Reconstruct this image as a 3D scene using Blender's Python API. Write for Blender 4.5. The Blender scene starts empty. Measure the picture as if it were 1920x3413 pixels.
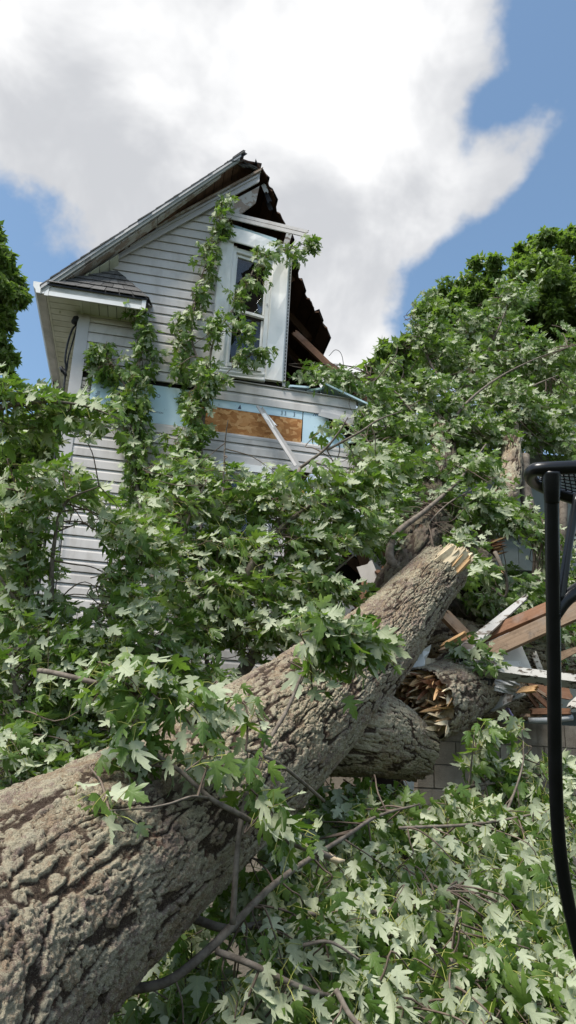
import bpy, math, random
import numpy as np
from mathutils import Matrix, Vector
random.seed(7); rng = np.random.default_rng(7)
SC = bpy.context.scene; COL = SC.collection

# ------------------------------------------------------------------ camera
PW, PH = 1920., 3413.; FL = .751*PH
PITCH = math.radians(20.5); ROLL = math.radians(2.9)
CAM = np.array([0., 0., 1.6])
Fv = np.array([0, math.cos(PITCH), math.sin(PITCH)]); Rv = np.array([1., 0, 0]); Uv = np.array([0, -math.sin(PITCH), math.cos(PITCH)])
XC = Rv*math.cos(ROLL)+Uv*math.sin(ROLL); YC = -Rv*math.sin(ROLL)+Uv*math.cos(ROLL)
cd = bpy.data.cameras.new('camera'); cam = bpy.data.objects.new('camera', cd); COL.objects.link(cam)
M = Matrix.Identity(4)
for i in range(3):
    M[i][0] = XC[i]; M[i][1] = YC[i]; M[i][2] = -Fv[i]; M[i][3] = CAM[i]
cam.matrix_world = M
cd.sensor_fit = 'VERTICAL'; cd.sensor_height = 24.; cd.lens = .751*24.; cd.clip_end = 2000; cd.clip_start = .05
SC.camera = cam
SC.render.resolution_x = 576; SC.render.resolution_y = 1024

def ray(x, y): return XC*(x-PW/2)/FL+YC*(PH/2-y)/FL+Fv
def at(x, y, z): return CAM+ray(x, y)*z
YAW = math.radians(10)
UW = np.array([math.cos(YAW), math.sin(YAW), 0]); NW = np.array([math.sin(YAW), -math.cos(YAW), 0]); ZV = np.array([0, 0, 1.])
_d = ray(250, 1060); O = CAM+_d*(7.2/_d[1]); O[2] = 0
def hp(u, n, z): return O+UW*u+NW*n+ZV*z
def wallp(x, y, n=0.):
    d = ray(x, y); t = np.dot(O+NW*n-CAM, NW)/np.dot(d, NW); return CAM+d*t
def wuz(x, y, n=0.):
    P = wallp(x, y, n); return float(np.dot(P-O, UW)), float(P[2])
def wdep(x, y, n=0.):
    d = ray(x, y); return float(np.dot(O+NW*n-CAM, NW)/np.dot(d, NW))

# ------------------------------------------------------------------ world, sun, exposure
SUN_EL, SUN_AZ = math.radians(62), math.radians(-135)      # azimuth measured from +Y towards +X
w = bpy.data.worlds.new('World'); SC.world = w; w.use_nodes = True
nt = w.node_tree; nt.nodes.clear()
def nd(t, ty, **kw):
    n = t.nodes.new(ty)
    for k, v in kw.items(): setattr(n, k, v)
    return n
def mth(t, op, a, b=None, c=None, clamp=False):
    n = t.nodes.new('ShaderNodeMath'); n.operation = op; n.use_clamp = clamp
    for i, v in enumerate((a, b, c)):
        if v is None: continue
        if isinstance(v, (int, float)): n.inputs[i].default_value = v
        else: t.links.new(v, n.inputs[i])
    return n.outputs[0]
def maprange(t, v, a, b, c, d, smooth=True):
    n = t.nodes.new('ShaderNodeMapRange'); n.interpolation_type = 'SMOOTHSTEP' if smooth else 'LINEAR'
    t.links.new(v, n.inputs[0])
    for i, x in enumerate((a, b, c, d)): n.inputs[i+1].default_value = x
    return n.outputs[0]
def mixc(t, fac, a, b, bt='MIX'):
    n = t.nodes.new('ShaderNodeMix'); n.data_type = 'RGBA'; n.blend_type = bt
    for s, v in ((n.inputs[0], fac), (n.inputs[6], a), (n.inputs[7], b)):
        if isinstance(v, (int, float)): s.default_value = v
        elif isinstance(v, (tuple, list)): s.default_value = (*v[:3], 1)
        else: t.links.new(v, s)
    return n.outputs[2]
def noise(t, vec, scale, detail=4, rough=.55, dist=0., dim='3D'):
    n = t.nodes.new('ShaderNodeTexNoise'); n.noise_dimensions = dim
    if vec is not None: t.links.new(vec, n.inputs['Vector'])
    n.inputs['Scale'].default_value = scale; n.inputs['Detail'].default_value = detail
    n.inputs['Roughness'].default_value = rough; n.inputs['Distortion'].default_value = dist
    return n.outputs[0]
sky = nd(nt, 'ShaderNodeTexSky', sky_type='NISHITA', sun_disc=False, sun_elevation=SUN_EL, sun_rotation=SUN_AZ, air_density=1.0, dust_density=1.2, ozone_density=1.3)
tc = nd(nt, 'ShaderNodeTexCoord'); gdir = tc.outputs['Generated']
# clouds: billowy noise in direction space, with the cumulus bank placed where it stands in the sky
fb = noise(nt, gdir, 4.2, 6, .55, .2)
fb2 = noise(nt, gdir, 15., 4, .6)
cov = mth(nt, 'ADD', mth(nt, 'MULTIPLY_ADD', fb, 2.2, -1.1), mth(nt, 'MULTIPLY_ADD', fb2, 1.2, -.60))
def lobe(px, py, rad, wgt):
    d = ray(px, py); d = d/np.linalg.norm(d)
    v = nd(nt, 'ShaderNodeVectorMath', operation='DOT_PRODUCT'); nt.links.new(gdir, v.inputs[0]); v.inputs[1].default_value = d
    return mth(nt, 'MULTIPLY', maprange(nt, v.outputs['Value'], math.cos(rad), 1., 0, 1), wgt)
for a in [(300, 350, .40, .55), (900, 250, .42, .65), (1300, 250, .22, .45), (1350, 640, .15, .55), (600, 600, .30, .35), (1150, 820, .20, .45), (1790, 570, .10, 1.1), (1690, 520, .05, .5), (1050, 1130, .14, .55), (1540, 120, .10, .3),
          (1930, 200, .17, -1.4), (1600, 440, .065, -.75), (1430, 1010, .10, -.75), (1130, 950, .05, -.35), (120, 880, .15, -.75), (40, 1050, .2, -.6), (1680, 830, .15, -1.0), (1900, 760, .12, -.5), (40, 1600, .2, -.4)]:
    cov = mth(nt, 'ADD', cov, lobe(*a))
cfac = maprange(nt, cov, -.18, .42, 0, 1)
shade = noise(nt, gdir, 5.0, 5, .55, .3)
cb = maprange(nt, mth(nt, 'ADD', shade, mth(nt, 'ADD', lobe(950, 40, .24, .22), lobe(1350, 620, .12, .14))), .40, .79, 0, 1)
ccol = mixc(nt, cb, (4.0, 4.1, 4.3), (7.2, 7.2, 7.2))
skyb = mixc(nt, 1., sky.outputs[0], (1.3, 1.4, 1.32), 'MULTIPLY')
fin = mixc(nt, cfac, skyb, ccol)
bg = nd(nt, 'ShaderNodeBackground'); bg.inputs[1].default_value = .1; nt.links.new(fin, bg.inputs[0])
wo = nd(nt, 'ShaderNodeOutputWorld'); nt.links.new(bg.outputs[0], wo.inputs[0])
sl = bpy.data.lights.new('sun', 'SUN'); sl.energy = 3.7; sl.angle = math.radians(18); sl.color = (1, .95, .88)
so = bpy.data.objects.new('sun', sl); COL.objects.link(so)
sd = Vector((math.sin(SUN_AZ)*math.cos(SUN_EL), math.cos(SUN_AZ)*math.cos(SUN_EL), math.sin(SUN_EL)))
so.rotation_euler = sd.to_track_quat('Z', 'Y').to_euler(); so.location = (-6, 2, 14)
vs = SC.view_settings; vs.view_transform = 'Standard'; vs.look = 'None'; vs.exposure = 0.68; vs.gamma = 1.0; vs.use_curve_mapping = False

# ------------------------------------------------------------------ materials
def material(name, build, rough=.6, spec=.3, metal=0.):
    m = bpy.data.materials.new(name); m.use_nodes = True; t = m.node_tree
    b = t.nodes['Principled BSDF']; b.inputs['Roughness'].default_value = rough; b.inputs['Specular IOR Level'].default_value = spec; b.inputs['Metallic'].default_value = metal
    build(t, b); return m
def pos(t, s=(1, 1, 1)):
    g = nd(t, 'ShaderNodeNewGeometry'); mp = nd(t, 'ShaderNodeMapping'); t.links.new(g.outputs['Position'], mp.inputs[0]); mp.inputs['Scale'].default_value = s; return mp.outputs[0]
def orand(t): return nd(t, 'ShaderNodeObjectInfo').outputs['Random']
def ramp(t, v, stops):
    n = nd(t, 'ShaderNodeValToRGB'); t.links.new(v, n.inputs[0]); e = n.color_ramp.elements
    while len(e) < len(stops): e.new(.5)
    for i, (p, c) in enumerate(stops): e[i].position = p; e[i].color = (*c, 1)
    return n.outputs[0]
def bump(t, b, h, st=.3, dist=.01):
    n = nd(t, 'ShaderNodeBump'); n.inputs['Strength'].default_value = st; n.inputs['Distance'].default_value = dist; t.links.new(h, n.inputs['Height']); t.links.new(n.outputs[0], b.inputs['Normal'])
def plain(name, c, c2=None, sc=6., rough=.6, spec=.3, stretch=(1, 1, 1), bmp=.15, bsc=60., det=5, lo=.35, hi=.7, orv=.0, metal=0., bd=.004):
    c2 = c2 or tuple(x*.75 for x in c)
    def f(t, b):
        v = pos(t, stretch)
        col = mixc(t, maprange(t, noise(t, v, sc, det, .6), lo, hi, 0, 1), c, c2)
        if orv: col = mixc(t, 1., col, ramp(t, orand(t), [(0, (1-orv,)*3), (1, (1,)*3)]), 'MULTIPLY')
        t.links.new(col, b.inputs['Base Color'])
        if bmp: bump(t, b, noise(t, v, bsc, 4, .6), bmp, bd)
    return material(name, f, rough, spec, metal)
# peeling paint: two colours with a hard edge
def peeled(name, paint, wood, thr=.52, sc=9., stretch=(1, 1, 1)):
    def f(t, b):
        v = pos(t, stretch)
        k = maprange(t, noise(t, v, sc, 8, .68, .3), thr-.015, thr+.015, 0, 1)
        pc = mixc(t, noise(t, v, 3, 4), paint, tuple(x*.8 for x in paint)); wc = mixc(t, noise(t, pos(t, (stretch[0]*6, stretch[1]*6, stretch[2]*6)), 7, 5), wood, tuple(x*.5 for x in wood))
        t.links.new(mixc(t, k, pc, wc), b.inputs['Base Color']); bump(t, b, k, -.5, .002)
    return material(name, f, .65, .25)
def woodmat(name, a, c, sc=10., orv=.3):
    def f(t, b):
        tcn = nd(t, 'ShaderNodeTexCoord'); uvn = nd(t, 'ShaderNodeMapping'); t.links.new(tcn.outputs['UV'], uvn.inputs[0]); uvn.inputs['Scale'].default_value = (3, 60, 1)
        n1 = noise(t, uvn.outputs[0], 1.0, 6, .62, .4); n2 = noise(t, pos(t), 5, 4)
        col = mixc(t, mth(t, 'MULTIPLY', mth(t, 'ADD', n1, n2), .5), c, a)
        col = mixc(t, maprange(t, n1, .3, .7, 0, 1), col, a)
        col = mixc(t, 1., col, ramp(t, orand(t), [(0, (1-orv,)*3), (1, (1,)*3)]), 'MULTIPLY')
        col = mixc(t, maprange(t, noise(t, pos(t), 11, 7, .7), .5, .72, 0, .65), col, tuple(x*.35 for x in c)); col = mixc(t, maprange(t, noise(t, pos(t, (1, 1, 1)), 4, 5, .6), .5, .7, 0, .4), col, (.25, .23, .21) if a[0] < .5 and a[0] > .2 else a)
        t.links.new(col, b.inputs['Base Color']); bump(t, b, n1, .5, .006)
    return material(name, f, .7, .2)
MT = {}
MT['siding'] = plain('vinyl_siding', (.61, .575, .55), (.47, .435, .405), 2.4, .42, .35, stretch=(2.5, 2.5, .8), lo=.42, hi=.72, bmp=.08, bsc=25, orv=.07, bd=.003)
MT['trim'] = plain('grey_trim', (.54, .52, .51), (.46, .44, .43), 2.5, .42, .35, bmp=.05)
MT['white'] = plain('white_aluminium', (.87, .86, .84), (.78, .77, .75), 3., .38, .4, bmp=.25, bsc=7, bd=.006)
MT['soffit'] = plain('soffit_vinyl', (.62, .62, .50), (.50, .50, .36), 4., .5, .3, bmp=.05, orv=.08)
MT['gutter'] = plain('gutter_metal', (.52, .50, .45), (.36, .35, .31), 5., .45, .4, bmp=.1)
def _sh(t, b):
    v = pos(t); n1 = noise(t, v, 170, 3, .7); n2 = noise(t, v, 7, 4)
    col = mixc(t, maprange(t, n1, .35, .65, 0, 1), (.07, .068, .068), (.20, .195, .19)); col = mixc(t, n2, col, mixc(t, .5, col, (.12, .115, .11)))
    col = mixc(t, 1., col, ramp(t, orand(t), [(0, (.65,)*3), (1, (1.1,)*3)]), 'MULTIPLY')
    t.links.new(col, b.inputs['Base Color']); bump(t, b, n1, .6, .004)
MT['shingle'] = material('asphalt_shingle', _sh, .9, .1)
def _fo(t, b):
    v = pos(t); c = mixc(t, noise(t, v, 3, 4), (.50, .68, .78), (.60, .76, .84)); k = maprange(t, noise(t, v, 14, 6, .7), .63, .68, 0, .5)
    t.links.new(mixc(t, k, c, (.30, .42, .50)), b.inputs['Base Color']); bump(t, b, noise(t, v, 40, 3), .1, .003)
MT['foam'] = material('blue_foam', _fo, .55, .25)
def _osb(t, b):
    v = pos(t); vo = nd(t, 'ShaderNodeTexVoronoi'); mp = nd(t, 'ShaderNodeMapping'); wv = nd(t, 'ShaderNodeVectorMath', operation='ADD')
    nn = nd(t, 'ShaderNodeTexNoise'); nn.inputs['Scale'].default_value = 9; t.links.new(v, nn.inputs['Vector']); sc = nd(t, 'ShaderNodeVectorMath', operation='SCALE'); t.links.new(nn.outputs[1], sc.inputs[0]); sc.inputs['Scale'].default_value = .12
    t.links.new(v, wv.inputs[0]); t.links.new(sc.outputs[0], wv.inputs[1]); t.links.new(wv.outputs[0], mp.inputs[0]); mp.inputs['Scale'].default_value = (16, 16, 26); mp.inputs['Rotation'].default_value = (.3, .5, .2)
    t.links.new(mp.outputs[0], vo.inputs['Vector']); vo.inputs['Scale'].default_value = 1.; sp = nd(t, 'ShaderNodeSeparateColor'); t.links.new(vo.outputs['Color'], sp.inputs[0])
    c = ramp(t, sp.outputs[0], [(0, (.30, .115, .03)), (.5, (.55, .25, .085)), (1, (.74, .43, .19))])
    t.links.new(mixc(t, noise(t, v, 60, 4), c, mixc(t, .5, c, (.3, .13, .05))), b.inputs['Base Color']); bump(t, b, sp.outputs[1], .3, .004)
MT['osb'] = material('osb_board', _osb, .7, .2)
MT['deck'] = woodmat('old_deck_wood', (.16, .085, .05), (.07, .035, .02), orv=.5)
MT['rafter'] = woodmat('red_brown_lumber', (.27, .14, .08), (.15, .075, .045))
MT['lumber'] = woodmat('weathered_lumber', (.36, .255, .175), (.22, .15, .10))
MT['fresh'] = woodmat('fresh_torn_wood', (.70, .46, .24), (.50, .27, .11), orv=.45)
MT['pale'] = woodmat('pale_heartwood', (.78, .66, .46), (.62, .45, .26), orv=.3)
MT['rot'] = woodmat('rotten_red_wood', (.26, .12, .06), (.12, .05, .03), orv=.4)
MT['peelwhite'] = peeled('peeling_white_paint', (.47, .46, .44), (.20, .165, .135), .53, 8., (1, 1, 2))
MT['peeltan'] = peeled('peeling_tan_paint', (.52, .49, .45), (.40, .31, .25), .50, 7., (1, 1, 1))
MT['peelgrey'] = peeled('peeling_grey_board', (.48, .46, .42), (.10, .08, .06), .55, 14., (1, 1, 3))
MT['rakegreen'] = peeled('rake_metal', (.30, .31, .29), (.20, .19, .17), .60, 6.)
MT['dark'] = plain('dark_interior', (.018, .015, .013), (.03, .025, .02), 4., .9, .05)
MT['tar'] = plain('black_tar_paper', (.012, .012, .014), (.02, .02, .022), 8., .6, .3, bmp=.5, bsc=12)
MT['ink'] = plain('print_ink', (.06, .08, .13), (.09, .11, .16), 40., .7, .1, bmp=0)
MT['vinylwhite'] = plain('white_vinyl_scrap', (.76, .76, .76), (.66, .66, .65), 5., .35, .4, bmp=.1)
MT['lilac'] = plain('lilac_plastic', (.55, .45, .78), (.5, .4, .7), 8., .4, .4)
MT['pipe'] = plain('grey_pipe', (.42, .43, .43), (.33, .34, .34), 7., .4, .5)
MT['sage'] = plain('sage_wall', (.26, .29, .27), (.20, .225, .21), 3., .6, .25, orv=.1)
MT['black'] = plain('black_powder_coat', (.006, .0063, .0075), (.010, .010, .012), 12., .30, .42, bmp=.25, bsc=90, bd=.001)
MT['cable'] = plain('black_cable', (.02, .02, .022), None, 8., .5, .3)
def _cb(t, b):
    v = pos(t); n1 = noise(t, v, 90, 4, .7); n2 = noise(t, v, 3.2, 6, .62); n3 = noise(t, pos(t, (5, 5, .8)), 2.2, 5)
    c = mixc(t, maprange(t, n2, .35, .68, 0, 1), (.33, .285, .23), (.20, .165, .13)); c = mixc(t, maprange(t, n3, .5, .75, 0, .6), c, (.12, .095, .072))
    c = mixc(t, maprange(t, n1, .66, .72, 0, .6), c, (.34, .32, .28))
    c = mixc(t, 1., c, ramp(t, orand(t), [(0, (.78,)*3), (1, (1.08,)*3)]), 'MULTIPLY')
    t.links.new(c, b.inputs['Base Color']); bump(t, b, n1, .7, .006)
MT['block'] = material('concrete_block', _cb, .92, .1)
MT['mortar'] = plain('mortar', (.20, .175, .145), (.12, .105, .09), 14., .95, .05, bmp=.5)
def _gl(t, b):
    b.inputs['Transmission Weight'].default_value = 1.; b.inputs['IOR'].default_value = 1.45; b.inputs['Roughness'].default_value = .03
    n1 = noise(t, pos(t), 6, 4); t.links.new(mixc(t, n1, (.75, .8, .82), (.9, .92, .93)), b.inputs['Base Color'])
MT['glass'] = material('window_glass', _gl, .03, .6)
def _gr(t, b):
    v = pos(t); c = mixc(t, noise(t, v, 2.5, 6, .65), (.022, .036, .011), (.04, .042, .018)); c = mixc(t, maprange(t, noise(t, v, .8, 4), .45, .6, 0, .8), c, (.035, .026, .018))
    t.links.new(c, b.inputs['Base Color']); bump(t, b, noise(t, v, 70, 4, .7), .8, .03)
MT['grass'] = material('grass_ground', _gr, .95, .05)
# bark: attributes 'plate' (plate crown height) and 'cell' (per-plate value) come from the modelled relief
def barkmat(name, base, alt, furrow_shade, lichen, lam=.8, fine=140):
    def f(t, b):
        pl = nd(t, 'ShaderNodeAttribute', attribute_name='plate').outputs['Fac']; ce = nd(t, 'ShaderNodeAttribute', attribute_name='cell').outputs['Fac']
        v = pos(t); n1 = noise(t, v, fine, 5, .7); n2 = noise(t, v, 4, 5, .6); n3 = noise(t, v, 34, 6, .7); n4 = noise(t, v, 260, 3, .7)
        c = mixc(t, maprange(t, ce, .3, .7, 0, 1), base, alt); c = mixc(t, maprange(t, n3, .35, .65, 0, .6), c, tuple(x*.45 for x in base))
        li = mth(t, 'ADD', mth(t, 'MULTIPLY', n3, .45), mth(t, 'ADD', mth(t, 'MULTIPLY', n2, .35), mth(t, 'MULTIPLY', n4, .25)))
        li = mth(t, 'MULTIPLY', maprange(t, li, .485, .55, 0, 1), lam); li = mth(t, 'MULTIPLY', li, maprange(t, pl, .2, .5, 0, 1))
        c = mixc(t, li, c, lichen); c = mixc(t, maprange(t, pl, .58, .16, 0, .92), c, furrow_shade)  # inner-bark brown taken near black in the furrows: crevice shade put into the colour
        red = maprange(t, noise(t, v, 5.5, 6, .65), .61, .68, 0, .75); c = mixc(t, red, c, (.13, .055, .04))
        c = mixc(t, maprange(t, n1, .5, .68, 0, .55), c, tuple(x*.35 for x in alt)); c = mixc(t, maprange(t, n4, .55, .7, 0, .3), c, tuple(min(1, x*1.5) for x in lichen))
        t.links.new(c, b.inputs['Base Color']); bump(t, b, mth(t, 'ADD', n1, n3), 1., .022)
    return material(name, f, .92, .08)
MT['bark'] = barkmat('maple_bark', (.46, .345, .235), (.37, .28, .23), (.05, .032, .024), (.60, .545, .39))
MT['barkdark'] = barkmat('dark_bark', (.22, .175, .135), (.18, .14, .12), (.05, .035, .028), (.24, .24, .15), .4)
MT['limb'] = plain('limb_bark', (.20, .17, .14), (.10, .082, .066), 22., .85, .1, bmp=.5, bsc=60)
MT['twig'] = plain('twig_bark', (.17, .13, .10), (.09, .065, .05), 9., .7, .2, bmp=.2)
MT['petiole'] = plain('yellow_green_petiole', (.36, .36, .10), (.26, .30, .07), 12., .5, .3, bmp=0)
def leafmat(name, top, top2, und, und2, trans=.28):
    m = bpy.data.materials.new(name); m.use_nodes = True; t = m.node_tree; t.nodes.clear()
    at_ = nd(t, 'ShaderNodeAttribute', attribute_name='rnd').outputs['Fac']; r = mth(t, 'FRACT', mth(t, 'ADD', at_, orand(t)))
    back = nd(t, 'ShaderNodeNewGeometry').outputs['Backfacing']
    uv = nd(t, 'ShaderNodeUVMap'); sp = nd(t, 'ShaderNodeSeparateXYZ'); t.links.new(uv.outputs[0], sp.inputs[0])
    yy = mth(t, 'ABSOLUTE', mth(t, 'SUBTRACT', sp.outputs[1], .5)); xx = sp.outputs[0]
    rib = maprange(t, yy, .006, .02, 1, 0)
    lat = mth(t, 'ABSOLUTE', mth(t, 'SUBTRACT', mth(t, 'FRACT', mth(t, 'MULTIPLY', mth(t, 'SUBTRACT', xx, mth(t, 'MULTIPLY', yy, .9)), 5.)), .5)); vein = mth(t, 'MAXIMUM', rib, mth(t, 'MULTIPLY', maprange(t, lat, .03, .10, 1, 0), .35))
    v = pos(t); n1 = noise(t, v, 45, 4, .6)
    ct = mixc(t, r, top, top2); ct = mixc(t, maprange(t, n1, .35, .7, 0, .3), ct, tuple(x*.6 for x in top)); ct = mixc(t, mth(t, 'MULTIPLY', vein, .45), ct, (.17, .25, .07))
    cu = mixc(t, r, und, und2); cu = mixc(t, mth(t, 'MULTIPLY', vein, .35), cu, (.42, .48, .28))
    c = mixc(t, back, ct, cu)
    rg = mth(t, 'ADD', mth(t, 'MULTIPLY', back, .28), .40)
    p = nd(t, 'ShaderNodeBsdfPrincipled'); t.links.new(c, p.inputs['Base Color']); t.links.new(rg, p.inputs['Roughness']); p.inputs['Specular IOR Level'].default_value = .35
    bp = nd(t, 'ShaderNodeBump'); bp.inputs['Strength'].default_value = .35; bp.inputs['Distance'].default_value = .004; t.links.new(mth(t, 'SUBTRACT', mth(t, 'MULTIPLY', n1, .5), vein), bp.inputs['Height']); t.links.new(bp.outputs[0], p.inputs['Normal'])
    tr = nd(t, 'ShaderNodeBsdfTranslucent'); t.links.new(mixc(t, 1., ct, (1.9, 2.1, .9), 'MULTIPLY'), tr.inputs[0])
    mx = nd(t, 'ShaderNodeMixShader'); mx.inputs[0].default_value = trans; t.links.new(p.outputs[0], mx.inputs[1]); t.links.new(tr.outputs[0], mx.inputs[2])
    o = nd(t, 'ShaderNodeOutputMaterial'); t.links.new(mx.outputs[0], o.inputs[0]); return m
MT['leaf'] = leafmat('silver_maple_leaf', (.070, .135, .025), (.15, .225, .052), (.33, .37, .235), (.48, .515, .365), .30)
MT['leafdark'] = leafmat('standing_tree_leaf', (.085, .145, .032), (.165, .23, .06), (.17, .22, .08), (.22, .27, .11), .36)

# ------------------------------------------------------------------ mesh helpers
def link(ob, parent=None):
    COL.objects.link(ob)
    if parent is not None:
        ob.parent = parent; ob.matrix_parent_inverse = PINV[parent.name]
    PINV[ob.name] = Matrix.Identity(4) if parent is None else PINV[parent.name]
    return ob
PINV = {}
def thing(name, label, cat, base, group=None, kind=None):
    e = bpy.data.objects.new(name, None); e.empty_display_size = .2; COL.objects.link(e); e.location = Vector(base)
    PINV[e.name] = Matrix.Translation(-Vector(base)); tag(e, label, cat, group, kind); return e
def tag(o, label=None, cat=None, group=None, kind=None):
    if label: o['label'] = label
    if cat: o['category'] = cat
    if group: o['group'] = group
    if kind: o['kind'] = kind
    return o
def mk(name, vs, fs, mat, parent=None, smooth=False):
    me = bpy.data.meshes.new(name); me.from_pydata([tuple(map(float, v)) for v in vs], [], fs); me.materials.append(MT[mat] if isinstance(mat, str) else mat)
    if smooth: me.polygons.foreach_set('use_smooth', [True]*len(me.polygons))
    me.update(); ob = bpy.data.objects.new(name, me)
    if parent is not None:
        ob.parent = parent; COL.objects.link(ob); ob.matrix_parent_inverse = PINV[parent.name]; PINV[ob.name] = PINV[parent.name]
        # a sub-part of a mesh part: that part sits at the root's origin frame already
        if parent.type == 'MESH': ob.matrix_parent_inverse = Matrix.Identity(4)
    else:
        COL.objects.link(ob); PINV[ob.name] = Matrix.Identity(4)
    return ob
def arr_mesh(name, V, tris, mat, parent=None, smooth=False, attrs=None, uv=None, quads=False):
    me = bpy.data.meshes.new(name); V = np.asarray(V, np.float32); T = np.asarray(tris, np.int32); k = T.shape[1]
    me.vertices.add(len(V)); me.vertices.foreach_set('co', V.ravel()); me.loops.add(T.size); me.loops.foreach_set('vertex_index', T.ravel())
    me.polygons.add(len(T)); me.polygons.foreach_set('loop_start', np.arange(0, T.size, k, dtype=np.int32)); me.polygons.foreach_set('loop_total', np.full(len(T), k, np.int32))
    me.update(calc_edges=True)
    me.polygons.foreach_set('use_smooth', np.full(len(T), smooth))
    for a, d in (attrs or {}).items():
        at_ = me.attributes.new(a, 'FLOAT', 'POINT'); at_.data.foreach_set('value', np.asarray(d, np.float32))
    if uv is not None:
        u = me.uv_layers.new(name='UVMap'); u.data.foreach_set('uv', np.asarray(uv, np.float32)[T.ravel()].ravel())
    me.materials.append(MT[mat]); ob = bpy.data.objects.new(name, me); COL.objects.link(ob)
    if parent is not None:
        ob.parent = parent; ob.matrix_parent_inverse = Matrix.Identity(4) if parent.type == 'MESH' else PINV[parent.name]; PINV[ob.name] = PINV[parent.name]
    else: PINV[ob.name] = Matrix.Identity(4)
    return ob
BOXF = [(3, 2, 1, 0), (4, 5, 6, 7), (0, 1, 5, 4), (1, 2, 6, 5), (2, 3, 7, 6), (3, 0, 4, 7)]
def slab(name, q, ext, mat, parent=None):
    q = [np.asarray(p, float) for p in q]; ext = np.asarray(ext, float); ob = mk(name, q+[p+ext for p in q], BOXF, mat, parent)
    u = ob.data.uv_layers.new(name='UVMap'); Lq = max(np.linalg.norm(q[1]-q[0]), 1e-3); Wq = max(np.linalg.norm(q[3]-q[0]), 1e-3)
    s = random.random()*9; uvv = [(s, 0), (s+Lq, 0), (s+Lq, Wq), (s, Wq)]
    if Wq > Lq: uvv = [(s, 0), (s, Lq), (s+Wq, Lq), (s+Wq, 0)]
    for lp in ob.data.loops: a = uvv[lp.vertex_index % 4]; u.data[lp.index].uv = (a[0], a[1]+(.03 if lp.vertex_index > 3 else 0))
    return ob
def prism(name, poly, ext, mat, parent=None):
    n = len(poly); poly = [np.asarray(p, float) for p in poly]
    fs = [tuple(range(n))[::-1], tuple(range(n, 2*n))]+[(i, (i+1) % n, (i+1) % n+n, i+n) for i in range(n)]
    return mk(name, poly+[p+np.asarray(ext) for p in poly], fs, mat, parent)
def nrm(v): v = np.asarray(v, float); return v/(np.linalg.norm(v)+1e-9)
def board(name, a, b, wid, thk, mat, parent=None, hint=(0, -1, .3), jag=0., taper=1.):
    """a plank from a to b; its broad face looks along hint"""
    a = np.asarray(a, float); b = np.asarray(b, float); d = nrm(b-a); h = np.asarray(hint, float); h = nrm(h-d*np.dot(h, d)); s = np.cross(d, h)
    n = 7 if jag else 2; vs = []; fs = []
    ends = lambda: [random.uniform(-jag, jag) for _ in range(n)]
    e0, e1 = (ends(), ends()) if jag else ([0]*n, [0]*n)
    for layer in (-.5, .5):
        for i in range(n):
            k = (i/(n-1)-.5)*wid; vs.append(a+s*k+h*thk*layer+d*(e0[i])); vs.append(b+s*k*taper+h*thk*layer+d*(e1[i]))
    N2 = 2*n
    for i in range(n-1):
        q = (2*i, 2*i+1, 2*i+3, 2*i+2); fs.append(q); fs.append(tuple(x+N2 for x in q[::-1]))
        fs.append((2*i, 2*i+2, 2*i+2+N2, 2*i+N2)); fs.append((2*i+3, 2*i+1, 2*i+1+N2, 2*i+3+N2))
    fs.append((1, 0, N2, N2+1)); fs.append((2*n-2, 2*n-1, 2*n-1+N2, 2*n-2+N2))
    ob = mk(name, vs, fs, mat, parent); u = ob.data.uv_layers.new(name='UVMap'); L = np.linalg.norm(b-a); s0 = random.random()*7
    for lp in ob.data.loops:
        i = lp.vertex_index % N2; u.data[lp.index].uv = (s0+(L if i % 2 else 0), (i//2)/(n-1)*wid+(.05 if lp.vertex_index >= N2 else 0))
    return ob
def catmull(pts, n):
    P = np.asarray(pts, float); m = len(P)
    if m == 2: t = np.linspace(0, 1, n)[:, None]; return P[0]+(P[1]-P[0])*t
    Q = np.vstack([2*P[0]-P[1], P, 2*P[-1]-P[-2]]); t = np.linspace(0, m-1-1e-6, n); i = t.astype(int); f = (t-i)[:, None]
    a, b, c, d = Q[i], Q[i+1], Q[i+2], Q[i+3]
    return .5*((2*b)+(-a+c)*f+(2*a-5*b+4*c-d)*f*f+(-a+3*b-3*c+d)*f**3)
def frames(P):
    T = np.gradient(P, axis=0); T /= np.linalg.norm(T, axis=1)[:, None]+1e-9; A = np.zeros_like(P); r = np.array([0, 0, 1.]) if abs(T[0][2]) < .9 else np.array([1., 0, 0])
    a = nrm(r-T[0]*np.dot(r, T[0]))
    for i in range(len(P)): a = nrm(a-T[i]*np.dot(a, T[i])); A[i] = a
    return T, A, np.cross(T, A)
def tube_arr(pts, radii, sides=6, n=None, cap=False):
    P = catmull(pts, n) if n else np.asarray(pts, float); m = len(P); r = np.interp(np.linspace(0, 1, m), np.linspace(0, 1, len(radii)), radii)
    T, A, B = frames(P); th = np.arange(sides)/sides*2*math.pi
    V = P[:, None]+(A[:, None]*np.cos(th)[None, :, None]+B[:, None]*np.sin(th)[None, :, None])*r[:, None, None]
    i = np.arange(m-1)[:, None]*sides; j = np.arange(sides)[None]; k = (j+1) % sides
    F = np.stack([i+j, i+k, i+sides+k, i+sides+j], -1).reshape(-1, 4)
    return V.reshape(-1, 3), F
def tube(name, pts, radii, mat, parent=None, sides=8, n=None, cap=True):
    V, F = tube_arr(pts, radii, sides, n); fs = [tuple(f) for f in F.tolist()]; m = len(V)//sides
    if cap: fs += [tuple(range(sides))[::-1], tuple(range((m-1)*sides, m*sides))]
    return mk(name, V, fs, mat, parent, True)
def join_arr(parts):
    V = []; F = []; o = 0
    for v, f in parts: V.append(v); F.append(f+o); o += len(v)
    return np.vstack(V), np.vstack(F)
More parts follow.
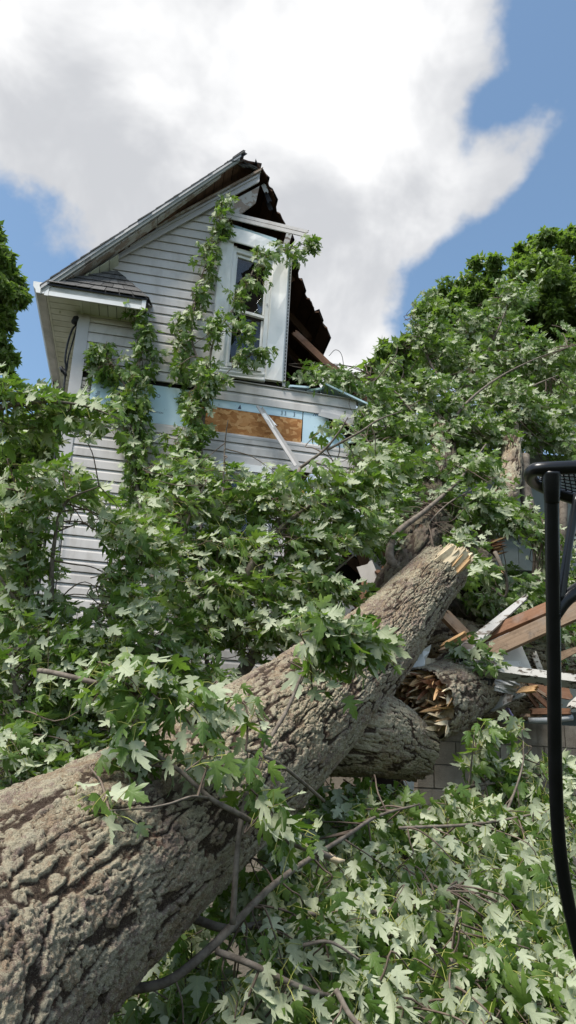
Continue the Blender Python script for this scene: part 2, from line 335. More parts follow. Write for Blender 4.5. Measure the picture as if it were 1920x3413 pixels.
def lettering(name, s, size, org, xd, yd, mat, parent):
    c = bpy.data.curves.new(name, 'FONT'); c.body = s; c.size = size; c.extrude = .0004; tmp = bpy.data.objects.new(name+'_t', c); COL.objects.link(tmp)
    bpy.context.view_layer.update(); me = bpy.data.meshes.new_from_object(tmp.evaluated_get(bpy.context.evaluated_depsgraph_get())); bpy.data.objects.remove(tmp)
    xd = np.asarray(xd); yd = np.asarray(yd); zd = np.cross(xd, yd); vs = [np.asarray(org)+xd*v.co.x+yd*v.co.y+zd*v.co.z for v in me.vertices]; fs = [tuple(p.vertices) for p in me.polygons]
    bpy.data.meshes.remove(me); return mk(name, vs, fs, mat, parent)
# hash noise
def _h(i, j, k, s):
    with np.errstate(over='ignore'):
        x = (i.astype(np.uint32)*np.uint32(374761393)) ^ (j.astype(np.uint32)*np.uint32(668265263)) ^ (k.astype(np.uint32)*np.uint32(2147483647)) ^ np.uint32(s*974711 & 0xffffffff)
        x = (x ^ (x >> np.uint32(13)))*np.uint32(1274126177); x = (x ^ (x >> np.uint32(16)))*np.uint32(2246822519); x ^= x >> np.uint32(13)
    return x.astype(np.float64)/4294967295.
def vnoise(P, s=1):
    I = np.floor(P).astype(np.int64); f = P-I; f = f*f*(3-2*f); r = 0
    for a in (0, 1):
        for b in (0, 1):
            for c in (0, 1):
                r = r+_h(I[:, 0]+a, I[:, 1]+b, I[:, 2]+c, s)*(f[:, 0] if a else 1-f[:, 0])*(f[:, 1] if b else 1-f[:, 1])*(f[:, 2] if c else 1-f[:, 2])
    return r
def fbm(P, o=4, s=1): return sum(vnoise(P*2**k, s+k)*.5**k for k in range(o))/sum(.5**k for k in range(o))
def worley(P, s=1):
    I = np.floor(P).astype(np.int64); F1 = np.full(len(P), 9.); F2 = F1.copy(); ID = np.zeros(len(P))
    for a in (-1, 0, 1):
        for b in (-1, 0, 1):
            for c in (-1, 0, 1):
                i, j, k = I[:, 0]+a, I[:, 1]+b, I[:, 2]+c
                d = np.sqrt((i+_h(i, j, k, s)-P[:, 0])**2+(j+_h(i, j, k, s+11)-P[:, 1])**2+(k+_h(i, j, k, s+23)-P[:, 2])**2)
                n = d < F1; F2 = np.where(n, F1, np.minimum(F2, d)); ID = np.where(n, _h(i, j, k, s+37), ID); F1 = np.where(n, d, F1)
    return F1, F2, ID
def sstep(x, a, b): t = np.clip((x-a)/(b-a), 0, 1); return t*t*(3-2*t)
def bark_log(name, pts, radii, mat, parent, ns, nth, amp=.02, kx=13., ks=5., seed=1, lump=.06, ragged=(0, 0)):
    P = catmull(pts, ns); m = len(P); r = np.interp(np.linspace(0, 1, m), np.linspace(0, 1, len(radii)), radii); T, A, B = frames(P)
    s = np.concatenate([[0], np.cumsum(np.linalg.norm(np.diff(P, axis=0), axis=1))]); th = np.arange(nth)/nth*2*math.pi
    TH, S = np.meshgrid(th, s); RR = np.repeat(r[:, None], nth, 1); Rm = float(np.mean(r))
    Q = np.stack([np.cos(TH)*Rm, np.sin(TH)*Rm, S], -1).reshape(-1, 3)
    tw = (fbm(Q*np.array([3., 3., 1.6]), 3, seed+5)-.5)
    W_ = np.stack([Q[:, 0]*kx, Q[:, 1]*kx, Q[:, 2]*ks], -1)+np.stack([tw*2.6, (fbm(Q*3.1+7, 3, seed+6)-.5)*2.6, (fbm(Q*4+3, 2, seed+8)-.5)*2.2], -1)
    hf = (fbm(Q*28., 3, seed+3)-.5); hf2 = (fbm(Q*28.+40, 3, seed+4)-.5); W_ = W_+np.stack([hf*.75, hf2*.75, (hf+hf2)*.5], -1)
    F1, F2, ID = worley(W_, seed); e = sstep(F2-F1, .01, .10)
    G1, G2, GI = worley(W_*np.array([2.3, 2.3, 2.0])+5, seed+50); e2 = sstep(G2-G1, .0, .20)
    sc_ = kx/20.; rg = np.abs(fbm(Q*np.array([11., 11., 2.8])*sc_+3.3, 4, seed+14)*2-1); crack = sstep(rg, .01, .12)
    big = fbm(Q*np.array([8., 8., 4.6])*sc_+np.stack([tw*2, tw*2, tw], -1), 4, seed+16)*7.; fr_ = big-np.floor(big); terr = (np.floor(big)+sstep(fr_, .0, .07))/7.
    fine = fbm(Q*np.array([80., 80, 55]), 3, seed+19)
    plate = np.clip((.15+.85*crack)*(.25+.75*e)*(.55+.45*e2), 0, 1)
    h = amp*((plate-.6)*2.1+(ID-.5)*1.1*e+(GI-.5)*.5*e2+(terr-.5)*1.3+(fine-.5)*.9)+lump*2*Rm*(fbm(Q*np.array([2.2, 2.2, 1.3]), 3, seed+12)-.5); ID = np.clip(.6*ID+.4*GI, 0, 1)
    h = h.reshape(m, nth); R2 = RR+h
    V = P[:, None]+(A[:, None]*np.cos(TH)[..., None]+B[:, None]*np.sin(TH)[..., None])*R2[..., None]
    for end, sl_, sg in ((ragged[0], 0, -1), (ragged[1], -1, 1)):
        if end:
            kk = max(2, int(m*.06)); jn = vnoise(np.stack([np.cos(th)*5+3, np.sin(th)*5, th*0+seed], -1), seed+70)*.6+vnoise(np.stack([np.cos(th)*16, np.sin(th)*16, th*0], -1), seed+71)*.4
            for q in range(kk):
                idx = q if sl_ == 0 else m-1-q; V[idx] += T[idx]*sg*end*(jn[:, None])*(1-q/kk)
    i = np.arange(m-1)[:, None]*nth; j = np.arange(nth)[None]; k = (j+1) % nth; F = np.stack([i+j, i+k, i+nth+k, i+nth+j], -1).reshape(-1, 4)
    ob = arr_mesh(name, V.reshape(-1, 3), F, mat, parent, True, {'plate': plate, 'cell': ID})
    return ob, P, r, T, A, B
def break_face(parent, c, axis, rad, n, L, mats=('fresh', 'fresh', 'rot', 'pale'), depth=.12, name='splinter'):
    """torn wood at the end of a log: a rough core disc set back, and many splinters standing on it"""
    ax = nrm(axis); a = nrm(np.cross(ax, (0.3, .2, 1))); b = np.cross(ax, a); c = np.asarray(c, float); k = 26; vs = [c-ax*depth]; fs = []
    for ring in (.35, .7, 1.):
        for i in range(k):
            t = 2*math.pi*i/k; vs.append(c-ax*depth*(1-ring*.75)*random.uniform(.55, 1.25)+(a*math.cos(t)+b*math.sin(t))*rad*ring*.97)
    for i in range(k): fs.append((0, 1+i, 1+(i+1) % k))
    for q in range(2):
        for i in range(k): fs.append((1+q*k+i, 1+(q+1)*k+i, 1+(q+1)*k+(i+1) % k, 1+q*k+(i+1) % k))
    mk('torn_core', vs, fs, mats[0], parent)
    for i in range(n):
        rr = rad*math.sqrt(random.random())*.95; t = random.uniform(0, 2*math.pi); p = c+(a*math.cos(t)+b*math.sin(t))*rr-ax*depth*(1.15-.8*rr/rad)
        d = nrm(ax+(a*random.uniform(-1, 1)+b*random.uniform(-1, 1))*.32); l = L*random.uniform(.45, 1.1); wdt = rad*random.uniform(.035, .12)*(1.6 if rad < .12 else 1)
        sd_ = nrm(np.cross(d, (random.uniform(-1, 1), random.uniform(-1, 1), random.uniform(-1, 1)))); nn = np.cross(d, sd_); th_ = wdt*.35
        v = [p-sd_*wdt-nn*th_, p+sd_*wdt-nn*th_, p+sd_*wdt+nn*th_, p-sd_*wdt+nn*th_]; o = random.uniform(-.6, .6)*wdt
        v += [p+d*l*.7-sd_*wdt*.7+sd_*o-nn*th_*.6, p+d*l*random.uniform(.6, .9)+sd_*wdt*.6+sd_*o, p+d*l+sd_*(o*1.6)+nn*th_*.3]
        ob = mk(name, v, [(3, 2, 1, 0), (0, 1, 5, 4), (1, 2, 5), (2, 3, 6, 5), (3, 0, 4, 6), (4, 5, 6)], random.choice(mats), parent)
        u = ob.data.uv_layers.new(name='UVMap'); s0 = random.random()*9
        for lp in ob.data.loops: u.data[lp.index].uv = (s0+(l if lp.vertex_index > 3 else 0), lp.vertex_index*.02)

# ================================================================== ground
g = mk('ground', [(-400, -400, 0), (400, -400, 0), (400, 400, 0), (-400, 400, 0)], [(0, 1, 2, 3)], 'grass'); g['kind'] = 'structure'

# ================================================================== damaged house
HS = thing('damaged_house', 'grey vinyl-sided house with its gable torn open by the fallen tree', 'house', hp(0, 0, 0))
RZ = lambda u: 6.60+1.15*(u+.34)          # roof top surface above the rake edge
FR = lambda u: 7.668+.958*(u-.632)         # top of the frieze at the wall
WLN = lambda z: .155+(6.48-z)*.019         # right edge of the leaning corner board
def rpoly(name, pts, n0, n1, mat, parent): return prism(name, [hp(u, n0, z) for u, z in pts], NW*(n1-n0), mat, parent)
# sheathing behind the siding (openings for both windows)
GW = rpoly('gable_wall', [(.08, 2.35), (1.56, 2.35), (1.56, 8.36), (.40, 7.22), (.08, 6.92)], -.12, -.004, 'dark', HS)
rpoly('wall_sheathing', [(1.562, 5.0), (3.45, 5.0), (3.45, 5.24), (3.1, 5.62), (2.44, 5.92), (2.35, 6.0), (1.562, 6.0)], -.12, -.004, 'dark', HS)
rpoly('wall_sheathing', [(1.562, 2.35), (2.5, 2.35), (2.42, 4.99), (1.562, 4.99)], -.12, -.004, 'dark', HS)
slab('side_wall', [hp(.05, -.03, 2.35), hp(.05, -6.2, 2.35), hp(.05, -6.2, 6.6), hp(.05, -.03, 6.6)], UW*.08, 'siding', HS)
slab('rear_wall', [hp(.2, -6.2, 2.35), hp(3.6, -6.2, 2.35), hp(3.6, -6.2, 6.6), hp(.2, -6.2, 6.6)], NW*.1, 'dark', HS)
slab('attic_floor', [hp(.15, -.14, 5.86), hp(3.2, -.14, 5.86), hp(3.0, -6.1, 5.86), hp(.15, -6.1, 5.86)], ZV*.05, 'deck', HS)
slab('foundation', [hp(.05, -.13, 0), hp(3.4, -.13, 0), hp(3.4, -.13, 2.34), hp(.05, -.13, 2.34)], -NW*.3, 'block', HS)
# siding courses
CH = .1225
def siding(uLb, uLt, uRb, uRt, z, mat='siding', parent=GW, dn=0., sag=0.):
    prof = [(.002, 0), (.024, 0), (.024, .006), (.021, .080), (.008, CH-.004), (.0, CH-.004)]
    vs = []; k = len(prof); nsg = 5
    for q in range(nsg):
        t = q/(nsg-1)
        for n, dz in prof:
            f = dz/CH; a = uLb+(uLt-uLb)*f; b = uRb+(uRt-uRb)*f
            wv = .0035*math.sin(q*2.1+z*37)
            vs.append(hp(a+(b-a)*t, n+dn+wv*(.4 if n > .01 else 0), z+dz+sag*t*t))
    fs = [tuple(range(k)), tuple(range((nsg-1)*k, nsg*k))[::-1]]
    for q in range(nsg-1):
        for i in range(k-1): fs.append((q*k+i, (q+1)*k+i, (q+1)*k+i+1, q*k+i+1))
    return mk('siding_board', vs, fs, mat, parent)
def cl(z): return WLN(z)-.004 if z < 6.5 else max(.06, (z-7.50)/.958+.60)
k = 0; z = 2.36
while z < 8.62:
    zt = z+CH; jl = random.uniform(-.0, .0)
    if z < 4.86: siding(cl(z), cl(zt), 2.5-random.uniform(0, .12), 2.46, z)
    elif z < 5.20: siding(cl(z), cl(zt), 3.47, 3.45, z, sag=-.015)
    elif z < 5.29: siding(cl(z), cl(zt), 1.34, 1.34, z)
    elif z < 5.60: pass
    elif z < 5.90:
        siding(1.37, 1.37, 3.22-random.uniform(0, .05), 3.2, z, sag=-.02)
        if z > 5.70: siding(cl(z), cl(zt), 1.362, 1.362, z)
    elif z < 7.86: siding(cl(z), min(cl(zt), 1.5), 1.498, 1.498, z)
    else:
        if cl(zt) < 1.5: siding(cl(z), cl(zt), 1.56, 1.52, z)
    z = zt
# corner board: face and return
mk('corner_board', [hp(*p) for p in [(.10+.03, .034, 2.36), (WLN(2.36)+.008, .034, 2.36), (.155+.008, .034, 6.485), (.034, .034, 6.485), (.13, -.05, 2.36), (WLN(2.36)+.008, .001, 2.36), (.163, .001, 6.485), (.034, -.05, 6.485)]], [(0, 1, 2, 3), (7, 6, 5, 4), (0, 3, 7, 4), (1, 5, 6, 2), (3, 2, 6, 7), (0, 4, 5, 1)], 'trim', HS)
# exposed strip: weathered clapboard, blue foam with print, OSB
slab('old_clapboard', [hp(.17, .002, 5.34), hp(.285, .002, 5.34), hp(.285, .002, 5.72), hp(.17, .002, 5.72)], NW*.006, 'peelgrey', HS)
for i in range(3): slab('old_clapboard', [hp(.17, .0085, 5.345+i*.125), hp(.272, .0085, 5.345+i*.125), hp(.272, .0085, 5.455+i*.125), hp(.17, .0085, 5.455+i*.125)], NW*.012, 'peelgrey', HS)
fb1 = slab('foam_board', [hp(.287, .001, 5.285), hp(1.36, .001, 5.285), hp(1.36, .001, 5.735), hp(.287, .001, 5.735)], NW*.011, 'foam', HS)
tag(fb1, 'pale blue foam insulation board with dark blue print')
fb2 = slab('foam_board', [hp(1.365, .001, 5.575), hp(2.585, .001, 5.56), hp(2.585, .001, 5.672), hp(1.365, .001, 5.672)], NW*.011, 'foam', HS)
fb3 = rpoly('foam_board', [(2.595, 5.28), (2.78, 5.24), (2.86, 5.31), (2.94, 5.24), (3.10, 5.26), (3.08, 5.42), (2.98, 5.50), (2.9, 5.44), (2.88, 5.672), (2.595, 5.672)], .001, .012, 'foam', HS)
ln = .0135
for s, sz, u, zz in [('VALUE', .030, .855, 5.600), ('5O', .055, .945, 5.592), ('ENGINEERED FOR', .010, .855, 5.632), ('BRAND', .012, .865, 5.585), ('RESIDENTIAL FOAM', .030, .70, 5.444), ('SHEATHING', .028, .70, 5.405), ('INSULATION', .028, .905, 5.405), ('S', .13, .375, 5.615)]:
    lettering('printed_lettering', s, sz, hp(u, ln, zz), UW, ZV, 'ink', fb1)
for i in range(5): lettering('printed_lettering', '9', .024, hp(.335, ln, 5.55-i*.027), -ZV, UW, 'ink', fb1)
for i in range(9): slab('printed_rule', [hp(.352, .0125, 5.57-i*.013), hp(.385, .0125, 5.57-i*.013), hp(.385, .0125, 5.575-i*.013), hp(.352, .0125, 5.575-i*.013)], NW*.0008, 'ink', fb1)
lettering('printed_lettering', 'oow', .085, hp(2.86, ln, 5.665), -UW, -ZV, 'ink', fb3)
for u in (2.36, 2.40, 2.50): lettering('printed_lettering', 'foam', .028, hp(u, ln, 5.58), ZV, -UW, 'ink', fb2)
prism('printed_triangle', [hp(1.86, .0125, 5.585), hp(1.90, .0125, 5.585), hp(1.885, .0125, 5.64)], NW*.0008, 'ink', fb2)
ob = rpoly('osb_panel', [(1.366, 5.262), (2.58, 5.25), (2.585, 5.555), (1.9, 5.563), (1.366, 5.572)], .002, .013, 'osb', HS); tag(ob, 'orange-brown strand board panel laid bare')
slab('starter_strip', [hp(1.345, .014, 5.235), hp(3.4, .014, 5.222), hp(3.4, .014, 5.245), hp(1.345, .014, 5.26)], NW*.012, 'trim', HS)
# foam scraps and trim along the torn top edge
for (u0, z0, u1, z1, n, tilt) in [(2.40, 5.94, 2.62, 5.99, .06, .02), (2.64, 5.95, 2.76, 5.985, .05, .0), (2.80, 5.97, 3.30, 5.90, .09, .06)]:
    ob = slab('foam_scrap', [hp(u0, -.12, z0+.03), hp(u1, -.16, z1+.02), hp(u1+.03, n, z1-.03-tilt), hp(u0+.02, n, z0-.035+tilt)], ZV*.022, 'foam', HS)
slab('band_cap', [hp(1.36, -.10, 5.925), hp(3.24, -.10, 5.89), hp(3.24, .03, 5.89), hp(1.36, .03, 5.925)], ZV*.009, 'trim', HS)
for u in (3.33, 3.42): board('wall_stud', hp(u, -.09, 5.24), hp(u-.01, -.10, 5.62), .04, .09, 'rafter', HS, hint=UW, jag=.02)
slab('stud_plate', [hp(2.4, -.12, 5.245), hp(3.46, -.12, 5.23), hp(3.46, -.01, 5.23), hp(2.4, -.01, 5.245)], ZV*.03, 'rafter', HS)
# ---------------- upper window
WN = thing_w = mk('window', [hp(*p) for p in [(1.662, -.10, 6.08), (2.13, -.10, 6.08), (2.13, -.10, 7.72), (1.662, -.10, 7.72)]], [(0, 1, 2, 3)], 'dark', HS)
tag(WN, 'narrow double-hung window with its upper pane broken')
def wslab(name, u0, u1, z0, z1, n0, n1, mat, parent, dz=0.): return slab(name, [hp(u0, n0, z0), hp(u1, n0, z0+dz), hp(u1, n0, z1+dz), hp(u0, n0, z1)], NW*(n1-n0), mat, parent)
def casing(u0, u1, z0, z1, dz0=0, dz1=0):
    vs = []; fs = []; m = 9
    for i in range(m):
        t = i/(m-1); zz = z0+(z1-z0)*t
        for a, n in ((u0, .002), (u0, .038), (u0+.012, .044+.006*math.sin(i*2.3)), ((u0+u1)/2, .040+.008*math.sin(i*1.7+u0)), (u1-.012, .044+.005*math.sin(i*1.3)), (u1, .038), (u1, .002)): vs.append(hp(a, n, zz+(dz0*(1-t)+dz1*t)*((a-u0)/(u1-u0))))
    for i in range(m-1):
        for j in range(6): fs.append((i*7+j, i*7+j+1, (i+1)*7+j+1, (i+1)*7+j))
    fs += [tuple(range(7))[::-1], tuple(range((m-1)*7, m*7))]
    return mk('casing', vs, fs, 'white', WN)
casing(1.503, 1.658, 6.085, 7.80); casing(2.135, 2.335, 5.985, 7.86)
casing(1.51, 2.134, 5.965, 6.075, -.01, -.01)
# header casing torn loose: hangs at a slant, bowed outward
vs = []; fs = []
for i in range(9):
    t = i/8; u = 1.60+.60*t; n = .05+.03*math.sin(t*math.pi); zz = 7.93-.13*t
    for dz, dn in ((-.17, .005), (-.16, .012), (-.05, .012+.006*math.sin(i*1.9)), (.035, .008), (.042, -.03)): vs.append(hp(u, n+dn, zz+dz))
for i in range(8):
    for j in range(4): fs.append((i*5+j, (i+1)*5+j, (i+1)*5+j+1, i*5+j+1))
hc = mk('header_casing', vs, fs, 'white', WN); hc.modifiers.new('thick', 'SOLIDIFY').thickness = .006
# frame, sash rails, panes
wslab('frame_jamb', 1.660, 1.70, 6.10, 7.74, -.09, .012, 'white', WN); wslab('frame_jamb', 2.085, 2.133, 6.07, 7.62, -.09, .008, 'white', WN)
wslab('frame_head', 1.70, 2.085, 7.66, 7.72, -.09, .012, 'white', WN, -.06); wslab('frame_sill', 1.70, 2.085, 6.08, 6.125, -.09, .055, 'white', WN, -.012)
us = wslab('upper_sash', 1.702, 1.722, 6.92, 7.65, -.05, -.018, 'white', WN); wslab('sash_rail', 2.062, 2.083, 6.86, 7.60, -.05, -.018, 'white', WN)
wslab('sash_rail', 1.724, 2.06, 7.615, 7.65, -.05, -.018, 'white', WN, -.06); wslab('sash_rail', 1.702, 2.083, 6.865, 6.90, -.05, -.012, 'white', WN, -.055)
wslab('sash_rail', 1.704, 1.728, 6.13, 6.86, -.075, -.052, 'white', WN); wslab('sash_rail', 2.058, 2.082, 6.12, 6.80, -.075, -.052, 'white', WN); wslab('sash_rail', 1.730, 2.056, 6.128, 6.165, -.075, -.052, 'white', WN, -.01)
wslab('pane', 1.729, 2.057, 6.16, 6.85, -.066, -.062, 'glass', WN, -.01)
for pl in ([(1.723, 7.61), (1.723, 7.12), (1.76, 7.18), (1.745, 7.25), (1.80, 7.33), (1.78, 7.40), (1.86, 7.47), (1.92, 7.585)], [(2.06, 7.30), (2.06, 6.86), (1.95, 6.88), (2.01, 6.95), (1.985, 7.02), (2.03, 7.1), (2.01, 7.16)], [(1.723, 6.92), (1.723, 6.99), (1.78, 6.92)]):
    rpoly('glass_shard', pl, -.036, -.032, 'glass', WN)
# grille bars and boards leaning inside the room, seen through the glass
for a, b in (((1.85, 6.75), (2.02, 6.45)), ((1.78, 6.3), (1.98, 6.62)), ((1.9, 6.2), (2.05, 6.5))): board('leaning_slat', hp(a[0], -.35, a[1]), hp(b[0], -.3, b[1]), .05, .012, 'peelwhite', WN, hint=NW)
wslab('sash_lock', 2.10, 2.112, 6.98, 7.0, .0085, .02, 'trim', WN)
# j-channel strip at casing edge, with nail slots
jc = slab('j_channel', [hp(2.338, .003, 5.94), hp(2.372, .003, 5.94), hp(2.372, .003, 7.80), hp(2.338, .003, 7.80)], NW*.012, 'trim', HS)
for i in range(40): slab('nail_slot', [hp(2.352, .0152, 5.98+i*.045), hp(2.362, .0152, 5.98+i*.045), hp(2.362, .0152, 6.008+i*.045), hp(2.352, .0152, 6.008+i*.045)], NW*.001, 'dark', jc)
slab('j_channel', [hp(1.487, .026, 5.97), hp(1.501, .026, 5.97), hp(1.501, .026, 7.85), hp(1.487, .026, 7.85)], NW*.010, 'trim', HS)
# torn strips above the window
for a, b, wd in (((1.52, .07, 8.10), (2.66, .16, 7.93), .05), ((1.52, .06, 8.165), (2.52, .15, 8.01), .045)): board('loose_siding_strip', hp(*a), hp(*b), wd, .014, 'siding', HS, hint=NW, jag=.012)
rpoly('foam_scrap', [(1.62, 8.06), (1.84, 7.84), (2.25, 7.74), (2.17, 7.96)], -.02, .0, 'foam', HS)
board('gable_stud', hp(2.27, -.06, 7.80), hp(2.33, -.07, 8.12), .07, .05, 'peelwhite', HS, hint=NW, jag=.02)
# ---------------- lower window, mostly behind leaves
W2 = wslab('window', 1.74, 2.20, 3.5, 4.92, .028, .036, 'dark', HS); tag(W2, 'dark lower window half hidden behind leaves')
for a in ((1.70, 1.78, 3.5, 4.92), (2.16, 2.27, 3.5, 4.95)): wslab('casing', *a, .037, .06, 'white', W2)
wslab('casing', 1.782, 2.158, 4.84, 4.92, .037, .058, 'white', W2); wslab('sash_rail', 1.80, 2.14, 4.79, 4.835, .037, .048, 'peelwhite', W2); wslab('pane', 1.80, 2.14, 3.5, 4.786, .038, .042, 'glass', W2)
# ---------------- left eave: soffit, fascia, gutter
for i in range(30):
    n1 = .285-i*.113; slab('soffit_panel', [hp(-.285, n1, 6.478), hp(.06, n1, 6.478), hp(.06, n1-.105, 6.478), hp(-.285, n1-.105, 6.478)], ZV*.01, 'soffit', HS)
slab('soffit_panel', [hp(.084, .285, 6.480), hp(.165, .285, 6.480), hp(.165, .036, 6.480), hp(.084, .036, 6.480)], ZV*.01, 'soffit', HS)
for i in range(6):
    u0 = .168+i*.094; slab('soffit_panel', [hp(u0, .285, 6.480), hp(u0+.087, .285, 6.480), hp(u0+.087, .03, 6.480), hp(u0, .03, 6.480)], ZV*.01, 'soffit', HS)
slab('soffit_backer', [hp(-.29, .29, 6.492), hp(.74, .29, 6.492), hp(.74, -3.1, 6.492), hp(-.29, -3.1, 6.492)], ZV*.012, 'dark', HS)
slab('soffit_trim', [hp(.062, .285, 6.472), hp(.082, .285, 6.472), hp(.082, -.06, 6.472), hp(.062, -.06, 6.472)], ZV*.012, 'soffit', HS)
slab('soffit_trim', [hp(-.285, .285, 6.470), hp(-.262, .285, 6.470), hp(-.262, -3.1, 6.470), hp(-.285, -3.1, 6.470)], ZV*.0075, 'soffit', HS)
slab('soffit_trim', [hp(.155, .0285, 6.468), hp(.74, .0285, 6.468), hp(.74, .047, 6.468), hp(.155, .047, 6.468)], ZV*.011, 'soffit', HS)
fr = slab('return_fascia', [hp(-.295, .290, 6.462), hp(.745, .290, 6.462), hp(.745, .290, 6.60), hp(-.295, .290, 6.60)], NW*.016, 'gutter', HS)
slab('fascia_cap', [hp(-.26, .306, 6.464), hp(.705, .306, 6.464), hp(.705, .306, 6.515), hp(-.26, .306, 6.515)], NW*.007, 'white', HS)
slab('fascia_cap', [hp(.708, .306, 6.458), hp(.752, .306, 6.458), hp(.752, .306, 6.612), hp(.708, .306, 6.612)], NW*.009, 'white', HS)
slab('fascia_cap', [hp(-.302, .306, 6.458), hp(-.263, .306, 6.458), hp(-.263, .306, 6.612), hp(-.302, .306, 6.612)], NW*.009, 'white', HS)
slab('return_end', [hp(.747, .29, 6.47), hp(.747, .03, 6.47), hp(.747, .03, 6.74), hp(.747, .29, 6.60)], UW*.012, 'tar', HS)
slab('end_trim', [hp(.735, .020, 6.36), hp(.78, .028, 6.33), hp(.79, .03, 6.62), hp(.745, .026, 6.62)], NW*.03, 'trim', HS)
slab('eave_fascia', [hp(-.300, .288, 6.462), hp(-.300, -3.1, 6.462), hp(-.300, -3.1, 6.60), hp(-.300, .288, 6.60)], UW*.012, 'gutter', HS)
def gut(nA, nB, nC):
    prof = [(-.305, 6.605), (-.305, 6.475), (-.385, 6.475), (-.395, 6.51), (-.425, 6.55), (-.43, 6.605), (-.42, 6.605), (-.415, 6.555), (-.385, 6.515), (-.378, 6.485), (-.312, 6.485), (-.312, 6.605)]
    st = [(nA, 0, 0), (nB, 0.0, -.01), (nC, .05, -.03)]; kk = len(prof); vs = [hp(u+du, n, zz+dz) for n, du, dz in st for u, zz in prof]; fs = [(q*kk+i, (q+1)*kk+i, (q+1)*kk+(i+1) % kk, q*kk+(i+1) % kk) for q in range(2) for i in range(kk)]
    return mk('gutter', vs, fs, 'gutter', HS)
gt = gut(.31, -1.9, -3.15); prism('gutter_end_cap', [hp(u, .312, zz) for u, zz in [(-.304, 6.606), (-.304, 6.474), (-.386, 6.474), (-.397, 6.51), (-.427, 6.55), (-.432, 6.606)]], NW*.005, 'white', gt)
slab('gutter_outlet', [hp(-.372, -1.58, 6.40), hp(-.322, -1.58, 6.40), hp(-.322, -1.66, 6.40), hp(-.372, -1.66, 6.40)], ZV*.074, 'tar', gt)
slab('eave_bracket', [hp(-.28, -1.95, 6.43), hp(.04, -1.95, 6.43), hp(.04, -1.95, 6.474), hp(-.28, -1.95, 6.474)], -NW*.05, 'white', HS)
# service cable and weatherhead at the corner
tube('service_cable', [hp(.03, -.05, 6.40), hp(-.005, .01, 6.28), hp(-.03, .0, 6.1), hp(-.025, .02, 5.9), hp(.0, .0, 5.75), hp(.02, .01, 5.2), hp(.05, .0, 4.4), hp(.09, .02, 3.4), hp(.11, .01, 2.5)], [.011]*9, 'cable', HS, 7, 60)
tube('service_cable', [hp(.03, -.05, 6.38), hp(.02, -.02, 6.2), hp(.0, -.01, 5.95), hp(.005, -.01, 5.78)], [.009]*4, 'cable', HS, 6, 24)
tube('weatherhead', [hp(.035, -.02, 6.44), hp(.02, .0, 6.42), hp(.0, .03, 6.36)], [.022, .045, .032], 'cable', HS, 10, 9)
for q in range(3): tube('cable_clamp', [hp(-.055+q*.02, .01, 5.80-q*.02), hp(-.03+q*.02, .02, 5.74-q*.02)], [.02, .016], 'cable', HS, 6)
tube('hanging_wire', [hp(.20, .045, 4.75), hp(.22, .05, 4.2), hp(.245, .05, 3.6), hp(.26, .05, 2.9), hp(.27, .045, 2.4)], [.006]*5, 'cable', HS, 5, 30)
# ---------------- return roof shingles (front slope and right hip)
A_ = hp(.37, .03, 7.10); B1 = hp(-.31, .325, 6.602); B2 = hp(.765, .325, 6.602); C2 = hp(.80, .02, 6.70); A1 = hp(-.05, .20, 6.80)
def shrows(p0, p1, t0, t1, rows, tabs, lift):
    lerp = lambda a, b, t: a+(b-a)*t
    nv = nrm(np.cross(p1-p0, t0-p0)); nv = nv if nv[2] > 0 else -nv
    for r in range(rows):
        f0, f1 = r/rows-.02*(r > 0), (r+1)/rows
        for q in range(tabs):
            o = (.5/tabs if r % 2 else 0); a = min(1, max(0, q/tabs-o)); b = min(1, (q+1)/tabs-o if q < tabs-1 else 1); dr = random.uniform(-.006, .006)
            qd = [lerp(lerp(p0, t0, f0+dr), lerp(p1, t1, f0+dr), a+.004), lerp(lerp(p0, t0, f0+dr), lerp(p1, t1, f0+dr), b-.004), lerp(lerp(p0, t0, f1), lerp(p1, t1, f1), b-.004), lerp(lerp(p0, t0, f1), lerp(p1, t1, f1), a+.004)]
            qd[0] = qd[0]+nv*.012; qd[1] = qd[1]+nv*.012
            slab('roof_shingle', qd, nv*.007, 'shingle', HS)
prism('return_roof_deck', [B1, B2, A_+NW*.0, hp(.0, .03, 7.10)], ZV*-.02, 'tar', HS)
shrows(B1+ZV*.004, B2+ZV*.004, hp(.36, .05, 7.09), A_+ZV*.006, 5, 7, .01)
shrows(B2+ZV*.006, C2+ZV*.006, A_+ZV*.008+UW*-.01, A_+ZV*.008, 4, 2, .01)
# ---------------- left roof slope with shingle steps along the rake
UR = 1.62
prism('roof_deck', [hp(-.33, .28, RZ(-.33)-.055), hp(1.62, .28, RZ(1.62)-.055), hp(1.74, .12, RZ(1.74)-.055), hp(1.93, -.1, RZ(1.93)-.055), hp(1.9, -1.0, RZ(1.9)-.055), hp(1.95, -6.3, RZ(1.95)-.055), hp(-.33, -6.3, RZ(-.33)-.055)], ZV*.022, 'deck', HS)
nsh = 22
for i in range(nsh):
    u0 = -.36+i*(UR+.36)/nsh; u1 = u0+(UR+.36)/nsh+.05; s = 1.15
    qd = [hp(u0, .335+random.uniform(-.008, .006), RZ(u0)-.022), hp(u1, .335+random.uniform(-.008, .006), RZ(u1)-.036), hp(u1, -6.3, RZ(u1)-.036), hp(u0, -6.3, RZ(u0)-.022)]
    slab('roof_shingle', qd, ZV*.018, 'shingle', HS)
